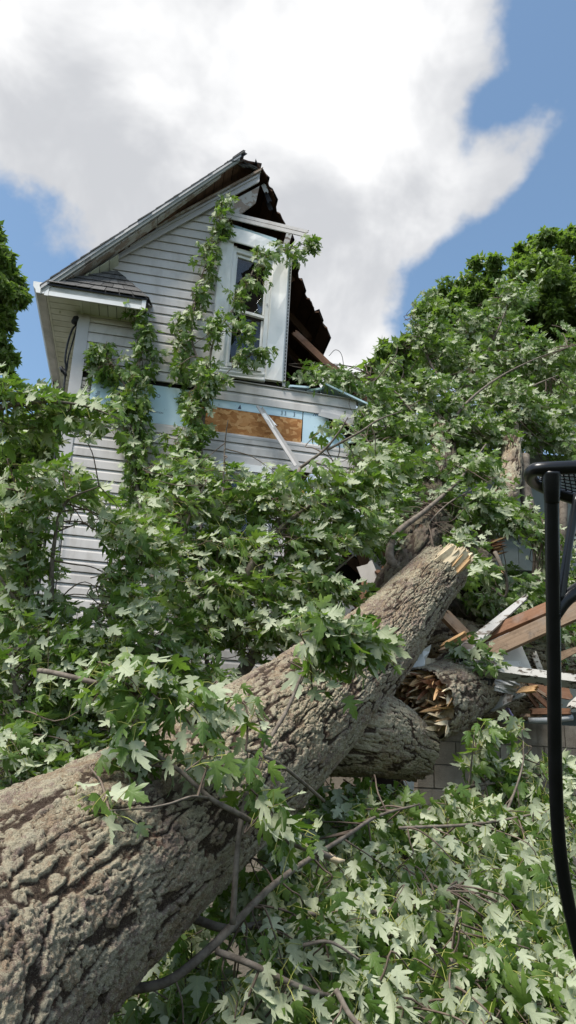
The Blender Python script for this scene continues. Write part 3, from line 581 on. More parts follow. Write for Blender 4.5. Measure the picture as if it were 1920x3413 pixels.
# ridge tatters
for i in range(9):
    u = 1.56+i*.042; n = .31-i*.045
    a = hp(u-.06, n, RZ(u)-.09+random.uniform(-.03, .02)); b = hp(u+.07+random.uniform(-.02, .03), n-random.uniform(.0, .08), RZ(u)-.05-.012*i+random.uniform(-.03, .03))
    board('torn_shingle', a, b, random.uniform(.06, .16), .009, 'shingle', HS, hint=(0.2, -.5, .8), jag=.03)
board('torn_shingle', hp(1.56, .31, RZ(1.56)-.03), hp(1.68, .30, RZ(1.64)+.03), .07, .01, 'tar', HS, hint=NW, jag=.02)
# rake boards
def rake(name, n0, n1, u0, u1, d0, d1, mat, d0b=None, d1b=None, parent=HS, jag=0):
    d0b = d0 if d0b is None else d0b; d1b = d1 if d1b is None else d1b
    return slab(name, [hp(u0, n0, RZ(u0)-d1), hp(u1, n0, RZ(u1)-d1b), hp(u1, n0, RZ(u1)-d0b), hp(u0, n0, RZ(u0)-d0)], NW*(n1-n0), mat, parent)
ob = rake('rake_fascia', .292, .318, -.345, 1.62, .045, .135, 'rakegreen', .045, .115); tag(ob, 'grey-green metal fascia along the rake')
rake('rake_drip_edge', .319, .328, -.345, 1.63, .035, .075, 'trim', .035, .07)
# peeled soffit plank on the underside
slab('peeled_soffit_plank', [hp(-.24, .135, RZ(-.24)-.135), hp(.75, .135, RZ(.75)-.125), hp(.75, .288, RZ(.75)-.145), hp(-.24, .288, RZ(-.24)-.155)], ZV*.02, 'peeltan', HS)
slab('peeled_soffit_plank', [hp(.755, .17, RZ(.755)-.125), hp(1.42, .245, RZ(1.42)-.125), hp(1.42, .288, RZ(1.42)-.14), hp(.755, .288, RZ(.755)-.145)], ZV*.02, 'peeltan', HS)
for i in range(13):
    u0 = .36+i*.100; dd = .085+random.uniform(0, .012)
    slab('deck_plank', [hp(u0, -.05, RZ(u0)-dd), hp(u0+.092, -.05, RZ(u0+.092)-dd), hp(u0+.092, .286, RZ(u0+.092)-dd), hp(u0, .286, RZ(u0)-dd)], ZV*.02, 'deck', HS)
# vinyl soffit left on the lower rake
for i in range(6):
    u0 = -.17+i*.092; j = i*.004
    slab('rake_soffit_panel', [hp(u0, .012, RZ(u0)-.34+i*.022), hp(u0+.086, .012, RZ(u0+.086)-.34+i*.022), hp(u0+.086, .20-j, RZ(u0+.086)-.185-j), hp(u0, .20-j, RZ(u0)-.185-j)], ZV*.008, 'soffit', HS)
# frieze and crown at the wall
def frz(name, u0, u1, t0, t1, n0, n1, mat): return slab(name, [hp(u0, n0, FR(u0)-t1), hp(u1, n0, FR(u1)-t1), hp(u1, n0, FR(u1)-t0), hp(u0, n0, FR(u0)-t0)], NW*(n1-n0), mat, HS)
frz('frieze_board', .02, 1.90, .02, .145, .024, .06, 'trim'); frz('frieze_moulding', .02, 1.90, .135, .17, .06, .075, 'trim'); frz('frieze_moulding', .1, 1.91, .0, .02, .02, .10, 'peeltan')
frz('lookout_edge', .75, 1.93, -.014, -.002, .06, .10, 'lumber')
frz('crown_strip', .1, 1.88, .05, .075, .061, .08, 'trim')
rpoly('peeled_frieze_board', [(1.40, 8.20), (1.91, 8.68), (1.88, 8.42), (1.70, 8.20), (1.53, 8.18)], .01, .034, 'peeltan', HS)
# ---------------- right slope: only the ragged underside of the roof is left
ZR = 8.93; SL = 1.1
def rs(n, u): return hp(u, n, ZR-SL*(u-1.9))
edge = [(.10, 1.88), (.02, 1.97), (-.20, 2.05), (-.18, 2.16), (-.36, 2.22), (-.33, 2.30), (-.52, 2.36), (-.60, 2.45), (-.66, 2.43), (-.80, 2.53), (-.95, 2.56), (-1.0, 2.70), (-1.12, 2.72), (-1.10, 2.86), (-1.19, 2.95), (-1.18, 3.03), (-1.42, 3.06), (-1.46, 3.01), (-1.72, 3.06), (-1.9, 3.0), (-2.4, 3.25), (-3., 3.3)]
e2 = []
for (n0, u0), (n1, u1) in zip(edge[:-1], edge[1:]):
    for t in (0, .34, .67): e2.append((n0+(n1-n0)*t+random.uniform(-.022, .022), u0+(u1-u0)*t+random.uniform(-.018, .018)))
e2 += [(-3., 3.3), (-6.2, 3.5)]
# planks run along the ridge: cut the ragged area into strips between successive u
us_ = np.arange(1.86, 3.55, .145)
def nfront(u):
    c = [n for n, uu in e2 if abs(uu-u) < .09]; return max(c) if c else (.1 if u < 1.95 else -3.)
for a in us_:
    b = a+.137; f0 = nfront(a+.02); f1 = nfront(b-.02); fm = (f0+f1)/2
    pts = [rs(-6.2, a), rs(f0, a), rs(fm+random.uniform(-.05, .03), a+.04), rs(fm+random.uniform(-.02, .05), a+.08), rs(f1, b), rs(-6.2, b)]
    prism('deck_plank', pts, ZV*.022, 'deck', HS)
    pts2 = [p+ZV*.026+NW*random.uniform(-.05, .02)+(UW-ZV*SL)*(-.03 if q in (0, 1) else .03 if q in (4, 5) else 0) for q, p in enumerate(pts)]; prism('roof_shingle', [p+ZV*.013*(len(us_) and int(a*100) % 2) for p in pts2], ZV*.011, 'tar', HS)
for n in (-1.0, -1.62, -2.3, -3.0):
    L = {-1.0: 2.55, -1.62: 2.95, -2.3: 3.2, -3.0: 3.3}[n]; board('rafter', rs(n, 1.9)-ZV*.06, rs(n, L)-ZV*.06, .045, .11, 'deck', HS, hint=ZV, jag=.03)
board('rafter', hp(2.52, -.42, 6.95), hp(3.42, -.26, 6.03), .085, .045, 'rafter', HS, hint=NW, jag=.02)
board('rafter_stub', hp(2.98, -.5, 6.63), hp(3.12, -.45, 6.52), .05, .06, 'deck', HS, hint=NW, jag=.02)
tube('loose_wire', [hp(2.98, -.5, 6.75), hp(3.05, -.45, 6.82), hp(3.12, -.4, 6.72), hp(3.15, -.4, 6.45), hp(3.12, -.4, 6.1)], [.004]*5, 'cable', HS, 5, 24)
board('hanging_lath', hp(3.0, -.5, 6.35), hp(3.03, -.5, 6.0), .10, .02, 'deck', HS, hint=NW, jag=.04)
for i, (u, n, zz) in enumerate([(1.96, -.05, 8.80), (2.02, -.12, 8.72), (2.05, -.2, 8.68)]):
    board('torn_shingle', hp(u, n, zz), hp(u+.05, n, zz-.12), .06, .006, 'tar' if i else 'peelwhite', HS, hint=NW, jag=.02)
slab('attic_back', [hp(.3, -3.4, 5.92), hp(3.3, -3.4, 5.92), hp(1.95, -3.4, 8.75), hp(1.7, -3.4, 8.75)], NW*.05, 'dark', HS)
# diagonal torn corner strip hanging over the OSB
c0, c1 = wallp(858, 1352, .16), wallp(985, 1552, .30)
board('dangling_corner_trim', c0, c1, .036, .008, 'siding', HS, hint=NW+UW*.3, jag=.01); board('dangling_corner_trim', c0+UW*.05-ZV*.02, c1+UW*.045, .03, .006, 'trim', HS, hint=NW-UW*.9, jag=.01)
board('dangling_siding_flap', wallp(880, 1378, .18), wallp(915, 1420, .20), .06, .004, 'white', HS, hint=NW+ZV*.4, jag=.015)
# bent flap of band siding at its right end
vs = []; fs = []
for i in range(7):
    t = i/6; p = wallp(1075+120*t, 1362+8*t+25*t*t, .04+.02*math.sin(t*3)); q = wallp(1060+130*t, 1385+35*t, .06+.03*math.sin(t*2.4)); vs += [p, (p+q)/2+NW*.012, q]
for i in range(6): fs += [(i*3, i*3+3, i*3+4, i*3+1), (i*3+1, i*3+4, i*3+5, i*3+2)]
fl = mk('bent_siding_flap', vs, fs, 'trim', HS); fl.modifiers.new('thick', 'SOLIDIFY').thickness = .004
for i, (x, y, s) in enumerate([(1120, 1402, .05), (1100, 1440, .06), (1075, 1475, .05), (1145, 1395, .04), (1155, 1470, .07)]):
    p = wallp(x, y, .04); board('foam_scrap', p, p+UW*s*1.4+ZV*random.uniform(-.03, .03), s, .02, 'foam', HS, hint=NW+np.array([random.uniform(-.4, .4), 0, .3]), jag=.02)

# collapsed right part of the house: dark broken sheathing and slumped boards behind the leaves
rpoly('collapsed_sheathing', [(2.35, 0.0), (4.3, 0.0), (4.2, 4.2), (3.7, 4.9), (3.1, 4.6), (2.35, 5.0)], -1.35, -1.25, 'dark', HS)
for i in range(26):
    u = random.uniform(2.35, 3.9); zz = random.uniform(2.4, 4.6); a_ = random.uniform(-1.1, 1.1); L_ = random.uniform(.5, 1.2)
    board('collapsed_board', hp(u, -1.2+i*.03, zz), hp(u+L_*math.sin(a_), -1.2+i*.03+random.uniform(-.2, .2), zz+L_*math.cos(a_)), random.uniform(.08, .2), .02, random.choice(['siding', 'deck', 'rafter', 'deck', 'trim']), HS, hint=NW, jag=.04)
# ================================================================== block wall
BY = math.radians(3); BU = np.array([math.cos(BY), math.sin(BY), 0]); BN = np.array([math.sin(BY), -math.cos(BY), 0])
BO = at(1450, 2500, 6.90); BO[2] = 0
def bpix(x, y, n=0.):
    d = ray(x, y); t = np.dot(BO+BN*n-CAM, BN)/np.dot(d, BN); return CAM+d*t
def bp(u, n, z): return BO+BU*u+BN*n+ZV*z
btop = float(bpix(1600, 2402)[2]); ub0 = float(np.dot(bpix(1392, 2500)-BO, BU)); vjoint = float(np.dot(bpix(1521, 2500)-BO, BU))
BW = thing('block_wall', 'weathered grey-brown concrete block foundation wall under the wreckage', 'wall', bp(1.5, 0, 0))
slab('mortar_bed', [bp(ub0+.01, -.012, 0), bp(5.2, -.012, 0), bp(5.2, -.012, btop-.004), bp(ub0+.01, -.012, btop-.004)], -BN*.17, 'mortar', BW)
nc = 11; bhh = .203
for r in range(nc):
    z1 = btop-r*bhh; z0 = z1-bhh+.010
    if z0 < -.1: break
    z0 = max(z0, 0.002); off = vjoint+(0 if r % 2 else .203); u = off-.4064*3
    while u < 5.1:
        a, b = max(u, ub0), min(u+.3964, 5.19)
        if b-a > .03: slab('concrete_block', [bp(a, -.19, z0), bp(b, -.19, z0), bp(b, -.19, z1), bp(a, -.19, z1)], BN*(.19+random.uniform(-.003, .003)), 'block', BW)
        u += .4064

# ================================================================== fallen maple: trunk and limbs
FT = thing('fallen_maple_tree', 'huge grey-barked maple trunk fallen across the yard onto the house', 'tree', at(-560, 3660, 1.95)*np.array([1, 1, 0]))
tp = [at(-560, 3660, 1.95), at(-170, 3280, 2.45), at(165, 3000, 2.92), at(390, 2845, 3.3), at(587, 2700, 3.75), at(780, 2560, 4.2), at(950, 2420, 4.65), at(1120, 2275, 5.15), at(1263, 2140, 5.6), at(1346, 2044, 5.9), at(1419, 1955, 6.15), at(1474, 1898, 6.3)]
tr = [.50, .455, .440, .425, .415, .40, .378, .335, .285, .25, .225, .205]
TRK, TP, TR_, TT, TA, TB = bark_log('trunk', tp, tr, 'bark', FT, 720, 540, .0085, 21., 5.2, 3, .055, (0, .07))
tag(TRK, 'massive trunk with deeply furrowed lichen-grey bark')
# torn tongue of pale wood at the top of the trunk
tend = TP[-1]; tdir = TT[-1]
for i in range(22):
    t = i/21; p0 = at(1440+72*t+random.uniform(-8, 8), 1892+16*t, 6.07+.05*random.random()); p1 = at(1492+62*t+random.uniform(-10, 18), 1838+34*t*t+random.uniform(-8, 8), 6.1+.15*random.random()); pm = (p0+p1)/2
    board('torn_heartwood', p0-(p1-p0)*.1, p1+(p1-p0)*.15, random.uniform(.04, .10), random.uniform(.015, .04), random.choice(['pale', 'pale', 'pale', 'fresh']), FT, hint=(random.uniform(-.4, .4), -1, random.uniform(-.2, .6)), jag=.025, taper=random.uniform(.5, 1))
break_face(FT, tend+tdir*.02, tdir, .18, 18, .12, ('pale', 'fresh', 'fresh'), .06)
# stub limb off the trunk, broken at its end
s0 = at(985, 2405, 5.25); st = [s0, at(1130, 2415, 5.12), at(1255, 2448, 5.25), at(1362, 2492, 5.5)]
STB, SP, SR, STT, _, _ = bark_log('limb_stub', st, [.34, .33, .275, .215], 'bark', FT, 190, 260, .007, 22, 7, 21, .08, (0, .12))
break_face(FT, SP[-1]-STT[-1]*.02, STT[-1], .185, 20, .14, ('rot', 'fresh', 'rot'), .08)
tag(STB, 'thick stub limb snapped off below the trunk')
# knot scar where trunk forks
for (x, y, z_, r_) in ((1272, 2215, 5.22, .085), (940, 2630, 4.0, .05), (640, 2620, 3.35, .07)):
    c = at(x, y, z_); break_face(FT, c, nrm(CAM-c+np.array([.6, 0, .4])), r_, 12, .06, ('rot', 'rot', 'fresh'), .02, 'rotten_chip')
# upper trunk leaning away behind the tear
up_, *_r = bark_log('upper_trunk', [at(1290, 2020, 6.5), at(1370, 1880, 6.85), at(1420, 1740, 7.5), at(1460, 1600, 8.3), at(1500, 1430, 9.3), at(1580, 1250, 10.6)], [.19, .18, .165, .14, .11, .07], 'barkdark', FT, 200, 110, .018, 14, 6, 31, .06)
for pts, rr in (([at(1420, 1740, 7.5), at(1560, 1740, 7.9), at(1640, 1720, 8.2), at(1690, 1640, 8.4), at(1705, 1530, 8.8), at(1700, 1380, 9.4)], [.15, .14, .135, .125, .11, .08]),
                ([at(1470, 1690, 7.9), at(1462, 1600, 8.2), at(1455, 1500, 8.6), at(1470, 1380, 9.2)], [.11, .10, .085, .06])):
    bark_log('limb', pts, rr, 'bark', FT, 120, 60, .008, 20, 10, 41, .05)
for pts, rr in (([at(1790, 1990, 8.2), at(1800, 1850, 8.3), at(1775, 1745, 8.4), at(1752, 1640, 8.6), at(1748, 1520, 8.9)], [.085, .08, .075, .07, .06]),
                ([at(1870, 1900, 8.8), at(1875, 1750, 8.9), at(1880, 1640, 9.1)], [.06, .055, .05]),
                ([at(1340, 1900, 6.6), at(1300, 1860, 6.7), at(1320, 1780, 6.9), at(1420, 1700, 7.2), at(1530, 1600, 7.7), at(1620, 1480, 8.3)], [.05, .04, .03, .022, .016, .008]),
                ([at(1330, 1900, 6.6), at(1420, 1870, 6.7), at(1440, 1855, 6.7)], [.05, .04, .02])):
    tube('limb', pts, rr, 'limb', FT, 10, 30)
# broken limb lying on the block wall
BL = thing('broken_limb', 'thick broken limb with splintered orange core resting on the block wall', 'log', at(1500, 2410, 6.5))
lp_ = [at(1398, 2352, 5.6), at(1476, 2326, 6.05), at(1560, 2292, 6.45), at(1650, 2310, 6.85), at(1760, 2330, 7.3)]
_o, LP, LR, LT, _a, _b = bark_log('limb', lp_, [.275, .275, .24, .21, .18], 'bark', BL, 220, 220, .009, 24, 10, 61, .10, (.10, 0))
break_face(BL, LP[0]+LT[0]*.03, -LT[0], .26, 150, .30, ('pale', 'fresh', 'pale', 'fresh', 'rot'), .03)
nubp = [at(1520, 2290, 6.35), at(1500, 2215, 6.35), at(1492, 2180, 6.4)]; bark_log('limb_nub', nubp, [.17, .13, .06], 'bark', BL, 60, 80, .014, 15, 8, 66, .08)
# log behind
BK = thing('long_log', 'long barked log lying behind the debris at right', 'log', at(1700, 2300, 7.6))
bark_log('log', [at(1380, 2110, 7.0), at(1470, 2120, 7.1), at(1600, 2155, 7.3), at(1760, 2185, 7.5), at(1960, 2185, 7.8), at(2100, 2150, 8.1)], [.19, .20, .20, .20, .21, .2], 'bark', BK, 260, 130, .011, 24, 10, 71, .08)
break_face(BK, at(1375, 2110, 6.98), at(1380, 2110, 7.0)-at(1470, 2120, 7.1), .17, 22, .15)
bark_log('side_limb', [at(1880, 2200, 7.6), at(1920, 2130, 7.55), at(1990, 2060, 7.5)], [.12, .10, .09], 'bark', BK, 50, 60, .01, 16, 8, 75, .06)
CK = thing('hanging_limb', 'dark twisted limb with a hollow broken red end above the porch', 'log', at(1560, 1850, 7.4))
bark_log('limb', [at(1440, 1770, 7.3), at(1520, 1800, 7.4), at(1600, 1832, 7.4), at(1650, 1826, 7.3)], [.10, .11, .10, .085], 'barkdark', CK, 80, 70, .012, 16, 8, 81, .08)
break_face(CK, at(1655, 1822, 7.28), (.8, -.5, .1), .085, 18, .16, ('rot', 'fresh', 'rot'), .06)
bark_log('limb', [at(1500, 1830, 7.2), at(1590, 1860, 7.1), at(1640, 1890, 7.05)], [.09, .085, .06], 'barkdark', CK, 60, 60, .012, 16, 8, 83, .08)
break_face(CK, at(1645, 1895, 7.04), (.8, -.3, -.5), .05, 8, .14, ('fresh', 'pale'), .04)
tube('root_loop', [at(1650, 1840, 7.2), at(1672, 1890, 7.1), at(1690, 1940, 7.1), at(1682, 1990, 7.1), at(1640, 1960, 7.2)], [.022, .018, .016, .013, .01], 'limb', CK, 7, 24)
SK = thing('stump_piece', 'short mossy chunk of trunk behind the leaning boards', 'log', at(1540, 2110, 7.6))
bark_log('chunk', [at(1470, 2060, 7.5), at(1540, 2050, 7.55), at(1590, 2040, 7.6)], [.17, .18, .15], 'barkdark', SK, 60, 80, .015, 14, 7, 91, .1)
break_face(SK, at(1592, 2040, 7.6), (.9, -.2, .1), .13, 14, .12, ('rot', 'fresh'), .05)

# ================================================================== debris
def debris(name, label, cat, a, b, wd, th, mat, hint=(0, -1, .3), jag=.02, group=None, taper=1., dn=1.):
    o = board(name, a, b, wd, th, mat, None, hint, jag, taper); return tag(o, label, cat, group)
debris('painted_board', 'grey-white peeling board leaning diagonally up from the broken limb', 'board', at(1512, 2195, 6.35), at(1752, 1992, 6.6), .115, .025, 'peelwhite', (-.3, -1, .5), .04, taper=.35)
debris('roof_beam', 'long reddish lumber beam rising to the right above another beam', 'lumber', at(1545, 2150, 6.62), at(2060, 1925, 6.1), .10, .045, 'rafter', (0, -1, .5), .03)
debris('roof_beam', 'long weathered brown beam below the reddish one behind the black post', 'lumber', at(1500, 2230, 6.55), at(2060, 1975, 6.0), .13, .05, 'lumber', (0, -1, .3), .03)
debris('painted_beam', 'flaking white painted beam lying nearly level across the debris', 'lumber', at(1522, 2222, 6.15), at(2060, 2290, 6.1), .075, .09, 'peelgrey', (0, -1, .6), .015)
debris('splintered_rafter', 'short splintered rafter standing against the fallen trunk', 'lumber', at(1478, 2045, 6.7), at(1570, 2140, 6.7), .10, .05, 'lumber', (0, -1, .4), .05)
debris('wood_scrap', 'torn strip of orange wood under the peeling diagonal board', 'scrap', at(1480, 2150, 6.6), at(1545, 2115, 6.5), .05, .03, 'fresh', (0, -1, 1), .04)
debris('vinyl_corner', 'folded white vinyl corner piece standing in the debris', 'siding scrap', at(1690, 2135, 6.55), at(1735, 2260, 6.45), .19, .012, 'vinylwhite', (-.3, -1, .1), .03, taper=1.2)
debris('vinyl_strip', 'pale vinyl strip running up behind the white corner piece', 'siding scrap', at(1565, 2182, 6.5), at(1690, 2130, 6.6), .09, .012, 'vinylwhite', (0, -1, -.3), .02)
debris('vinyl_strip', 'grey perforated strip edge under the long beams', 'siding scrap', at(1545, 2172, 6.55), at(1700, 2112, 6.6), .03, .012, 'trim', (0, -1, .3), .01)
o = tube('curled_vinyl_trim', [at(1585, 2205, 6.35), at(1610, 2198, 6.3), at(1640, 2192, 6.3), at(1662, 2215, 6.3), at(1672, 2240, 6.32)], [.024, .026, .026, .024, .02], 'vinylwhite', None, 8, 20); tag(o, 'curled white vinyl trim arching over black tar paper', 'siding scrap')
def sheet(name, label, cat, pix, mat, th=.01, nx=5):
    """a buckled sheet spanned by four pixel corners"""
    a, b, c, d = [at(*p) for p in pix]; vs = []; fs = []; nv = nrm(np.cross(b-a, d-a))
    for i in range(nx+1):
        for j in range(nx+1):
            s, t = i/nx, j/nx; p = (a*(1-s)+b*s)*(1-t)+(d*(1-s)+c*s)*t; e = (.02 if i in (0, nx) or j in (0, nx) else 0)
            vs.append(p+nv*(.03*math.sin(s*5+t*3)+random.uniform(-.012, .012))+(b-a)*random.uniform(-e, e)+(d-a)*random.uniform(-e, e))
    for i in range(nx):
        for j in range(nx): k = i*(nx+1)+j; fs.append((k, k+1, k+nx+2, k+nx+1))
    o = mk(name, vs, fs, mat); o.modifiers.new('thick', 'SOLIDIFY').thickness = th; return tag(o, label, cat)
sheet('tar_paper', 'black tar paper crumpled over the broken limb', 'tar paper', [(1532, 2190, 6.12), (1665, 2225, 6.25), (1625, 2330, 6.2), (1562, 2300, 6.08)], 'tar')
sheet('white_siding_piece', 'bright white siding piece wedged between trunk and broken limb', 'siding scrap', [(1366, 2205, 5.72), (1428, 2148, 5.85), (1420, 2225, 5.82), (1372, 2270, 5.7)], 'vinylwhite', .006, 3)
sheet('torn_felt', 'tattered grey felt hanging below the flaking white beam', 'tar paper', [(1610, 2262, 6.25), (1730, 2270, 6.3), (1722, 2318, 6.3), (1640, 2300, 6.25)], 'barkless' if 'barkless' in MT else 'pipe', .006, 6)
debris('loose_painted_board', 'white painted slat sloping up from the wall top beside the limb', 'board', at(1596, 2378, 6.45), at(1752, 2300, 6.3), .085, .02, 'peelwhite', (0, -1, .6), .02)
for i, (a, b, wd, lab) in enumerate([((1742, 2290), (1795, 2360), .045, 'left brown lath fanned out under the beam'), ((1770, 2300), (1840, 2365), .06, 'wide brown lath in the fan under the beam'), ((1790, 2300), (1870, 2350), .03, 'thin pale lath at the right of the fan'), ((1760, 2285), (1900, 2310), .14, 'dark red board under the flaking white beam')]):
    debris('wood_lath' if i < 3 else 'red_board', lab, 'scrap', at(*a, 6.7+.05*i), at(*b, 6.8+.03*i), wd, .012, 'lumber' if i == 2 else 'rafter', (0, -1, .4), .02)
debris('red_block', 'short red-brown board lying flat on the wall top by the post', 'scrap', at(1770, 2372, 6.75), at(1900, 2372, 6.75), .05, .05, 'rafter', (0, -1, .1), .01)
debris('wood_scrap', 'tan splintered scrap on the wall top left of the red-brown board', 'scrap', at(1738, 2386, 6.8), at(1800, 2388, 6.75), .035, .02, 'lumber', (0, -1, .8), .03)
debris('wood_scrap', 'flat dark scrap under the white slat on the wall top', 'scrap', at(1610, 2382, 6.8), at(1665, 2384, 6.8), .03, .015, 'rafter', (0, -1, .8), .03)
sheet('grey_shard', 'grey torn sheet scrap standing beside the lilac scrap', 'scrap', [(1650, 2370, 6.85), (1668, 2362, 6.85), (1695, 2384, 6.85), (1655, 2388, 6.85)], 'pipe', .005, 2)
sheet('lilac_scrap', 'small lilac plastic scrap on the block wall top', 'scrap', [(1682, 2360, 6.6), (1694, 2360, 6.6), (1714, 2386, 6.6), (1698, 2386, 6.6)], 'lilac', .006, 3)
o = tube('grey_pipe', [at(1762, 2402, 6.72), at(1840, 2400, 6.72), at(1908, 2392, 6.74)], [.026, .026, .024], 'pipe', None, 12, 8); tag(o, 'short grey plastic pipe lying along the wall top edge', 'pipe')
for i in range(14):
    x = 1640+i*19+random.uniform(-8, 8); o = debris('wood_chip', ['first', 'second', 'third', 'fourth', 'fifth', 'sixth', 'seventh', 'eighth', 'ninth', 'tenth', 'eleventh', 'twelfth', 'thirteenth', 'last'][i]+' torn wood chip from the left along the block wall top', 'chip', at(x, 2399, 6.93), at(x+random.uniform(8, 26), 2397+random.uniform(-3, 3), 6.9), .02, .008, random.choice(['lumber', 'fresh', 'rafter']), (0, -.3, 1), .01, 'wood chips on the wall top')
ordn = ['first', 'second', 'third', 'fourth', 'fifth', 'sixth', 'seventh', 'eighth', 'ninth', 'tenth', 'eleventh', 'twelfth', 'thirteenth', 'fourteenth', 'fifteenth', 'sixteenth', 'seventeenth', 'last']
rs_ = random.Random(5)
for i in range(18):
    x = 1500+i*25; y = rs_.uniform(2110, 2340); an = rs_.uniform(-1.3, 1.3); L_ = rs_.uniform(40, 120); z_ = rs_.uniform(6.35, 6.75)
    mt_ = rs_.choice(['lumber', 'rafter', 'peelgrey', 'vinylwhite', 'peelwhite', 'fresh', 'lumber'])
    debris('splintered_board', ordn[i]+' splintered board from the left in the pile behind the black post', 'scrap', at(x-L_*math.cos(an)*.5, y-L_*math.sin(an)*.5, z_), at(x+L_*math.cos(an)*.5, y+L_*math.sin(an)*.5, z_+rs_.uniform(-.15, .15)), rs_.uniform(.02, .09), rs_.uniform(.01, .03), mt_, (rs_.uniform(-.6, .6), -1, rs_.uniform(-.2, .7)), .035, 'splintered boards in the wreck pile', rs_.uniform(.3, 1.))
# siding and studs by the trunk on the left
for a, b, wd, mt_, lab, nm in [((1215, 1880, 6.9), (1268, 2010, 6.75), .15, 'siding', 'grey corner strip leaning on the trunk left of the splintered wood', 'corner_strip'), ((1095, 1965, 6.6), (1165, 2040, 6.4), .11, 'siding', 'grey siding strip sloping into the leaves above the trunk', 'siding_strip'), ((1002, 1700, 7.2), (1050, 1800, 7.1), .10, 'siding', 'striped grey siding length hanging among leaves at centre', 'siding_strip'), ((1118, 1860, 7.1), (1085, 1720, 7.2), .12, 'siding', 'pale siding length standing upright behind centre leaves', 'siding_strip')]:
    debris(nm, lab, 'siding scrap', at(*a), at(*b), wd, .012, mt_, (-.2, -1, .1), .015)
for a, b, wd, mt_, lab in [((1205, 2015, 6.7), (1222, 1895, 6.95), .055, 'rafter', 'short red stud beside the grey corner strip'), ((1262, 1935, 6.8), (1345, 1958, 6.6), .075, 'lumber', 'tan plank jammed against the upper side of the trunk'), ((1265, 1900, 6.85), (1300, 1925, 6.8), .09, 'rot', 'dark rotten board above the tan plank'), ((1245, 1860, 7.0), (1310, 1915, 6.9), .03, 'peelgrey', 'thin grey lath above the tan plank'), ((1300, 1870, 6.9), (1328, 1910, 6.8), .05, 'fresh', 'torn orange branch end above the tan plank'), ((1213, 1800, 7.1), (1232, 1830, 7.1), .05, 'rafter', 'small red-brown stud end among leaves above the grey strip'), ((930, 1690, 7.3), (1010, 1640, 7.3), .20, 'osb', 'torn orange strand board patch among the centre leaves'), ((1180, 1600, 7.6), (1185, 1660, 7.6), .06, 'rafter', 'reddish stud showing through leaves below the band of siding')]:
    debris('broken_stud' if 'stud' in lab else 'broken_board', lab, 'lumber', at(*a), at(*b), wd, .04, mt_, (0, -1, .2), .03)
for a, b, mt_, lab in [((1340, 2170, 6.3), (1352, 2260, 6.1), 'peelwhite', 'upright white-painted stick in the gap under the trunk'), ((1322, 2180, 6.4), (1336, 2265, 6.2), 'rafter', 'upright dark stick in the gap under the trunk')]:
    debris('upright_stick', lab, 'lumber', at(*a), at(*b), .05, .03, mt_, (0, -1, 0), .02)
sheet('white_siding_piece', 'white siding scrap hanging below the limb stub', 'siding scrap', [(1340, 2500, 6.6), (1390, 2490, 6.6), (1375, 2680, 6.5), (1325, 2560, 6.5)], 'vinylwhite', .008, 4)

# ================================================================== grey rear house with porch (right) and low neighbour (left)
AD = thing('sage_house', 'grey-green house with dark porch behind the fallen crown', 'house', (4.5, 9.2, 0))
def axbox(name, x0, x1, y0, y1, z0, z1, mat, parent): return slab(name, [(x0, y0, z0), (x1, y0, z0), (x1, y0, z1), (x0, y0, z1)], (0, y1-y0, 0), mat, parent)
pA = at(1680, 1790, 9.0); pB = at(1680, 1890, 9.0); za = float(pA[2]); zb = float(pB[2]); yA = float(pA[1])
for i in range(34): axbox('fascia_plank', 1.9+i*.20, 2.095+i*.20, yA, yA+.04, zb, za, 'sage', AD)
axbox('porch_beam', 1.88, 8.8, yA-.02, yA+.12, zb-.07, zb-.005, 'sage', AD); axbox('fascia_cap', 1.86, 8.8, yA-.05, yA+.10, za+.005, za+.04, 'white', AD)
axbox('porch_ceiling', 1.9, 8.8, yA+.13, yA+2.2, zb-.02, zb+.03, 'dark', AD)
for i in range(28): axbox('wall_plank', 1.6+i*.25, 1.845+i*.25, yA+2.2, yA+2.26, 0, zb-.03, 'sage', AD)
prism('porch_roof', [(1.86, yA-.1, za+.05), (8.8, yA-.1, za+.05), (8.8, yA+2.3, za+1.0), (1.86, yA+2.3, za+1.0)], (0, 0, .05), 'shingle', AD)
axbox('upper_wall', 1.5, 8.8, yA+2.3, yA+6, 0.0, za+2.2, 'sage', AD)
prism('main_roof', [(1.2, yA+1.9, za+2.1), (9.1, yA+1.9, za+2.1), (9.1, yA+5, za+4.0), (1.2, yA+5, za+4.0)], (0, 0, .08), 'shingle', AD)
for x in (2.45, 4.2): axbox('porch_post', x, x+.11, yA, yA+.1, 0, zb-.07, 'sage', AD)
wv = axbox('window', 2.75, 3.5, yA+2.15, yA+2.195, zb-1.5, zb-.25, 'dark', AD); axbox('casing', 2.68, 2.745, yA+2.13, yA+2.195, zb-1.5, zb-.2, 'white', wv); axbox('casing', 2.748, 3.5, yA+2.13, yA+2.195, zb-.245, zb-.18, 'white', wv)
dx = float(at(1905, 1950, 9.3)[0]); axbox('porch_panel', dx-.35, dx+1.2, yA+.3, yA+.35, zb-1.6, zb-.1, 'sage', AD)
NB = thing('low_neighbour_house', 'pale low house wing with white gutter at the left edge', 'house', (-6, 9.5, 0))
q = at(60, 1722, 9.6); q2 = at(60, 1745, 9.6); yN = float(q[1])
axbox('gutter', -9, -2.66, yN-.12, yN, float(q2[2]), float(q[2]), 'white', NB); axbox('gutter_lip', -9, -2.66, yN-.135, yN-.121, float(q[2])-.02, float(q[2])+.005, 'white', NB)
axbox('soffit', -9, -2.7, yN+.001, yN+.3, float(q2[2])-.015, float(q2[2])+.005, 'soffit', NB)
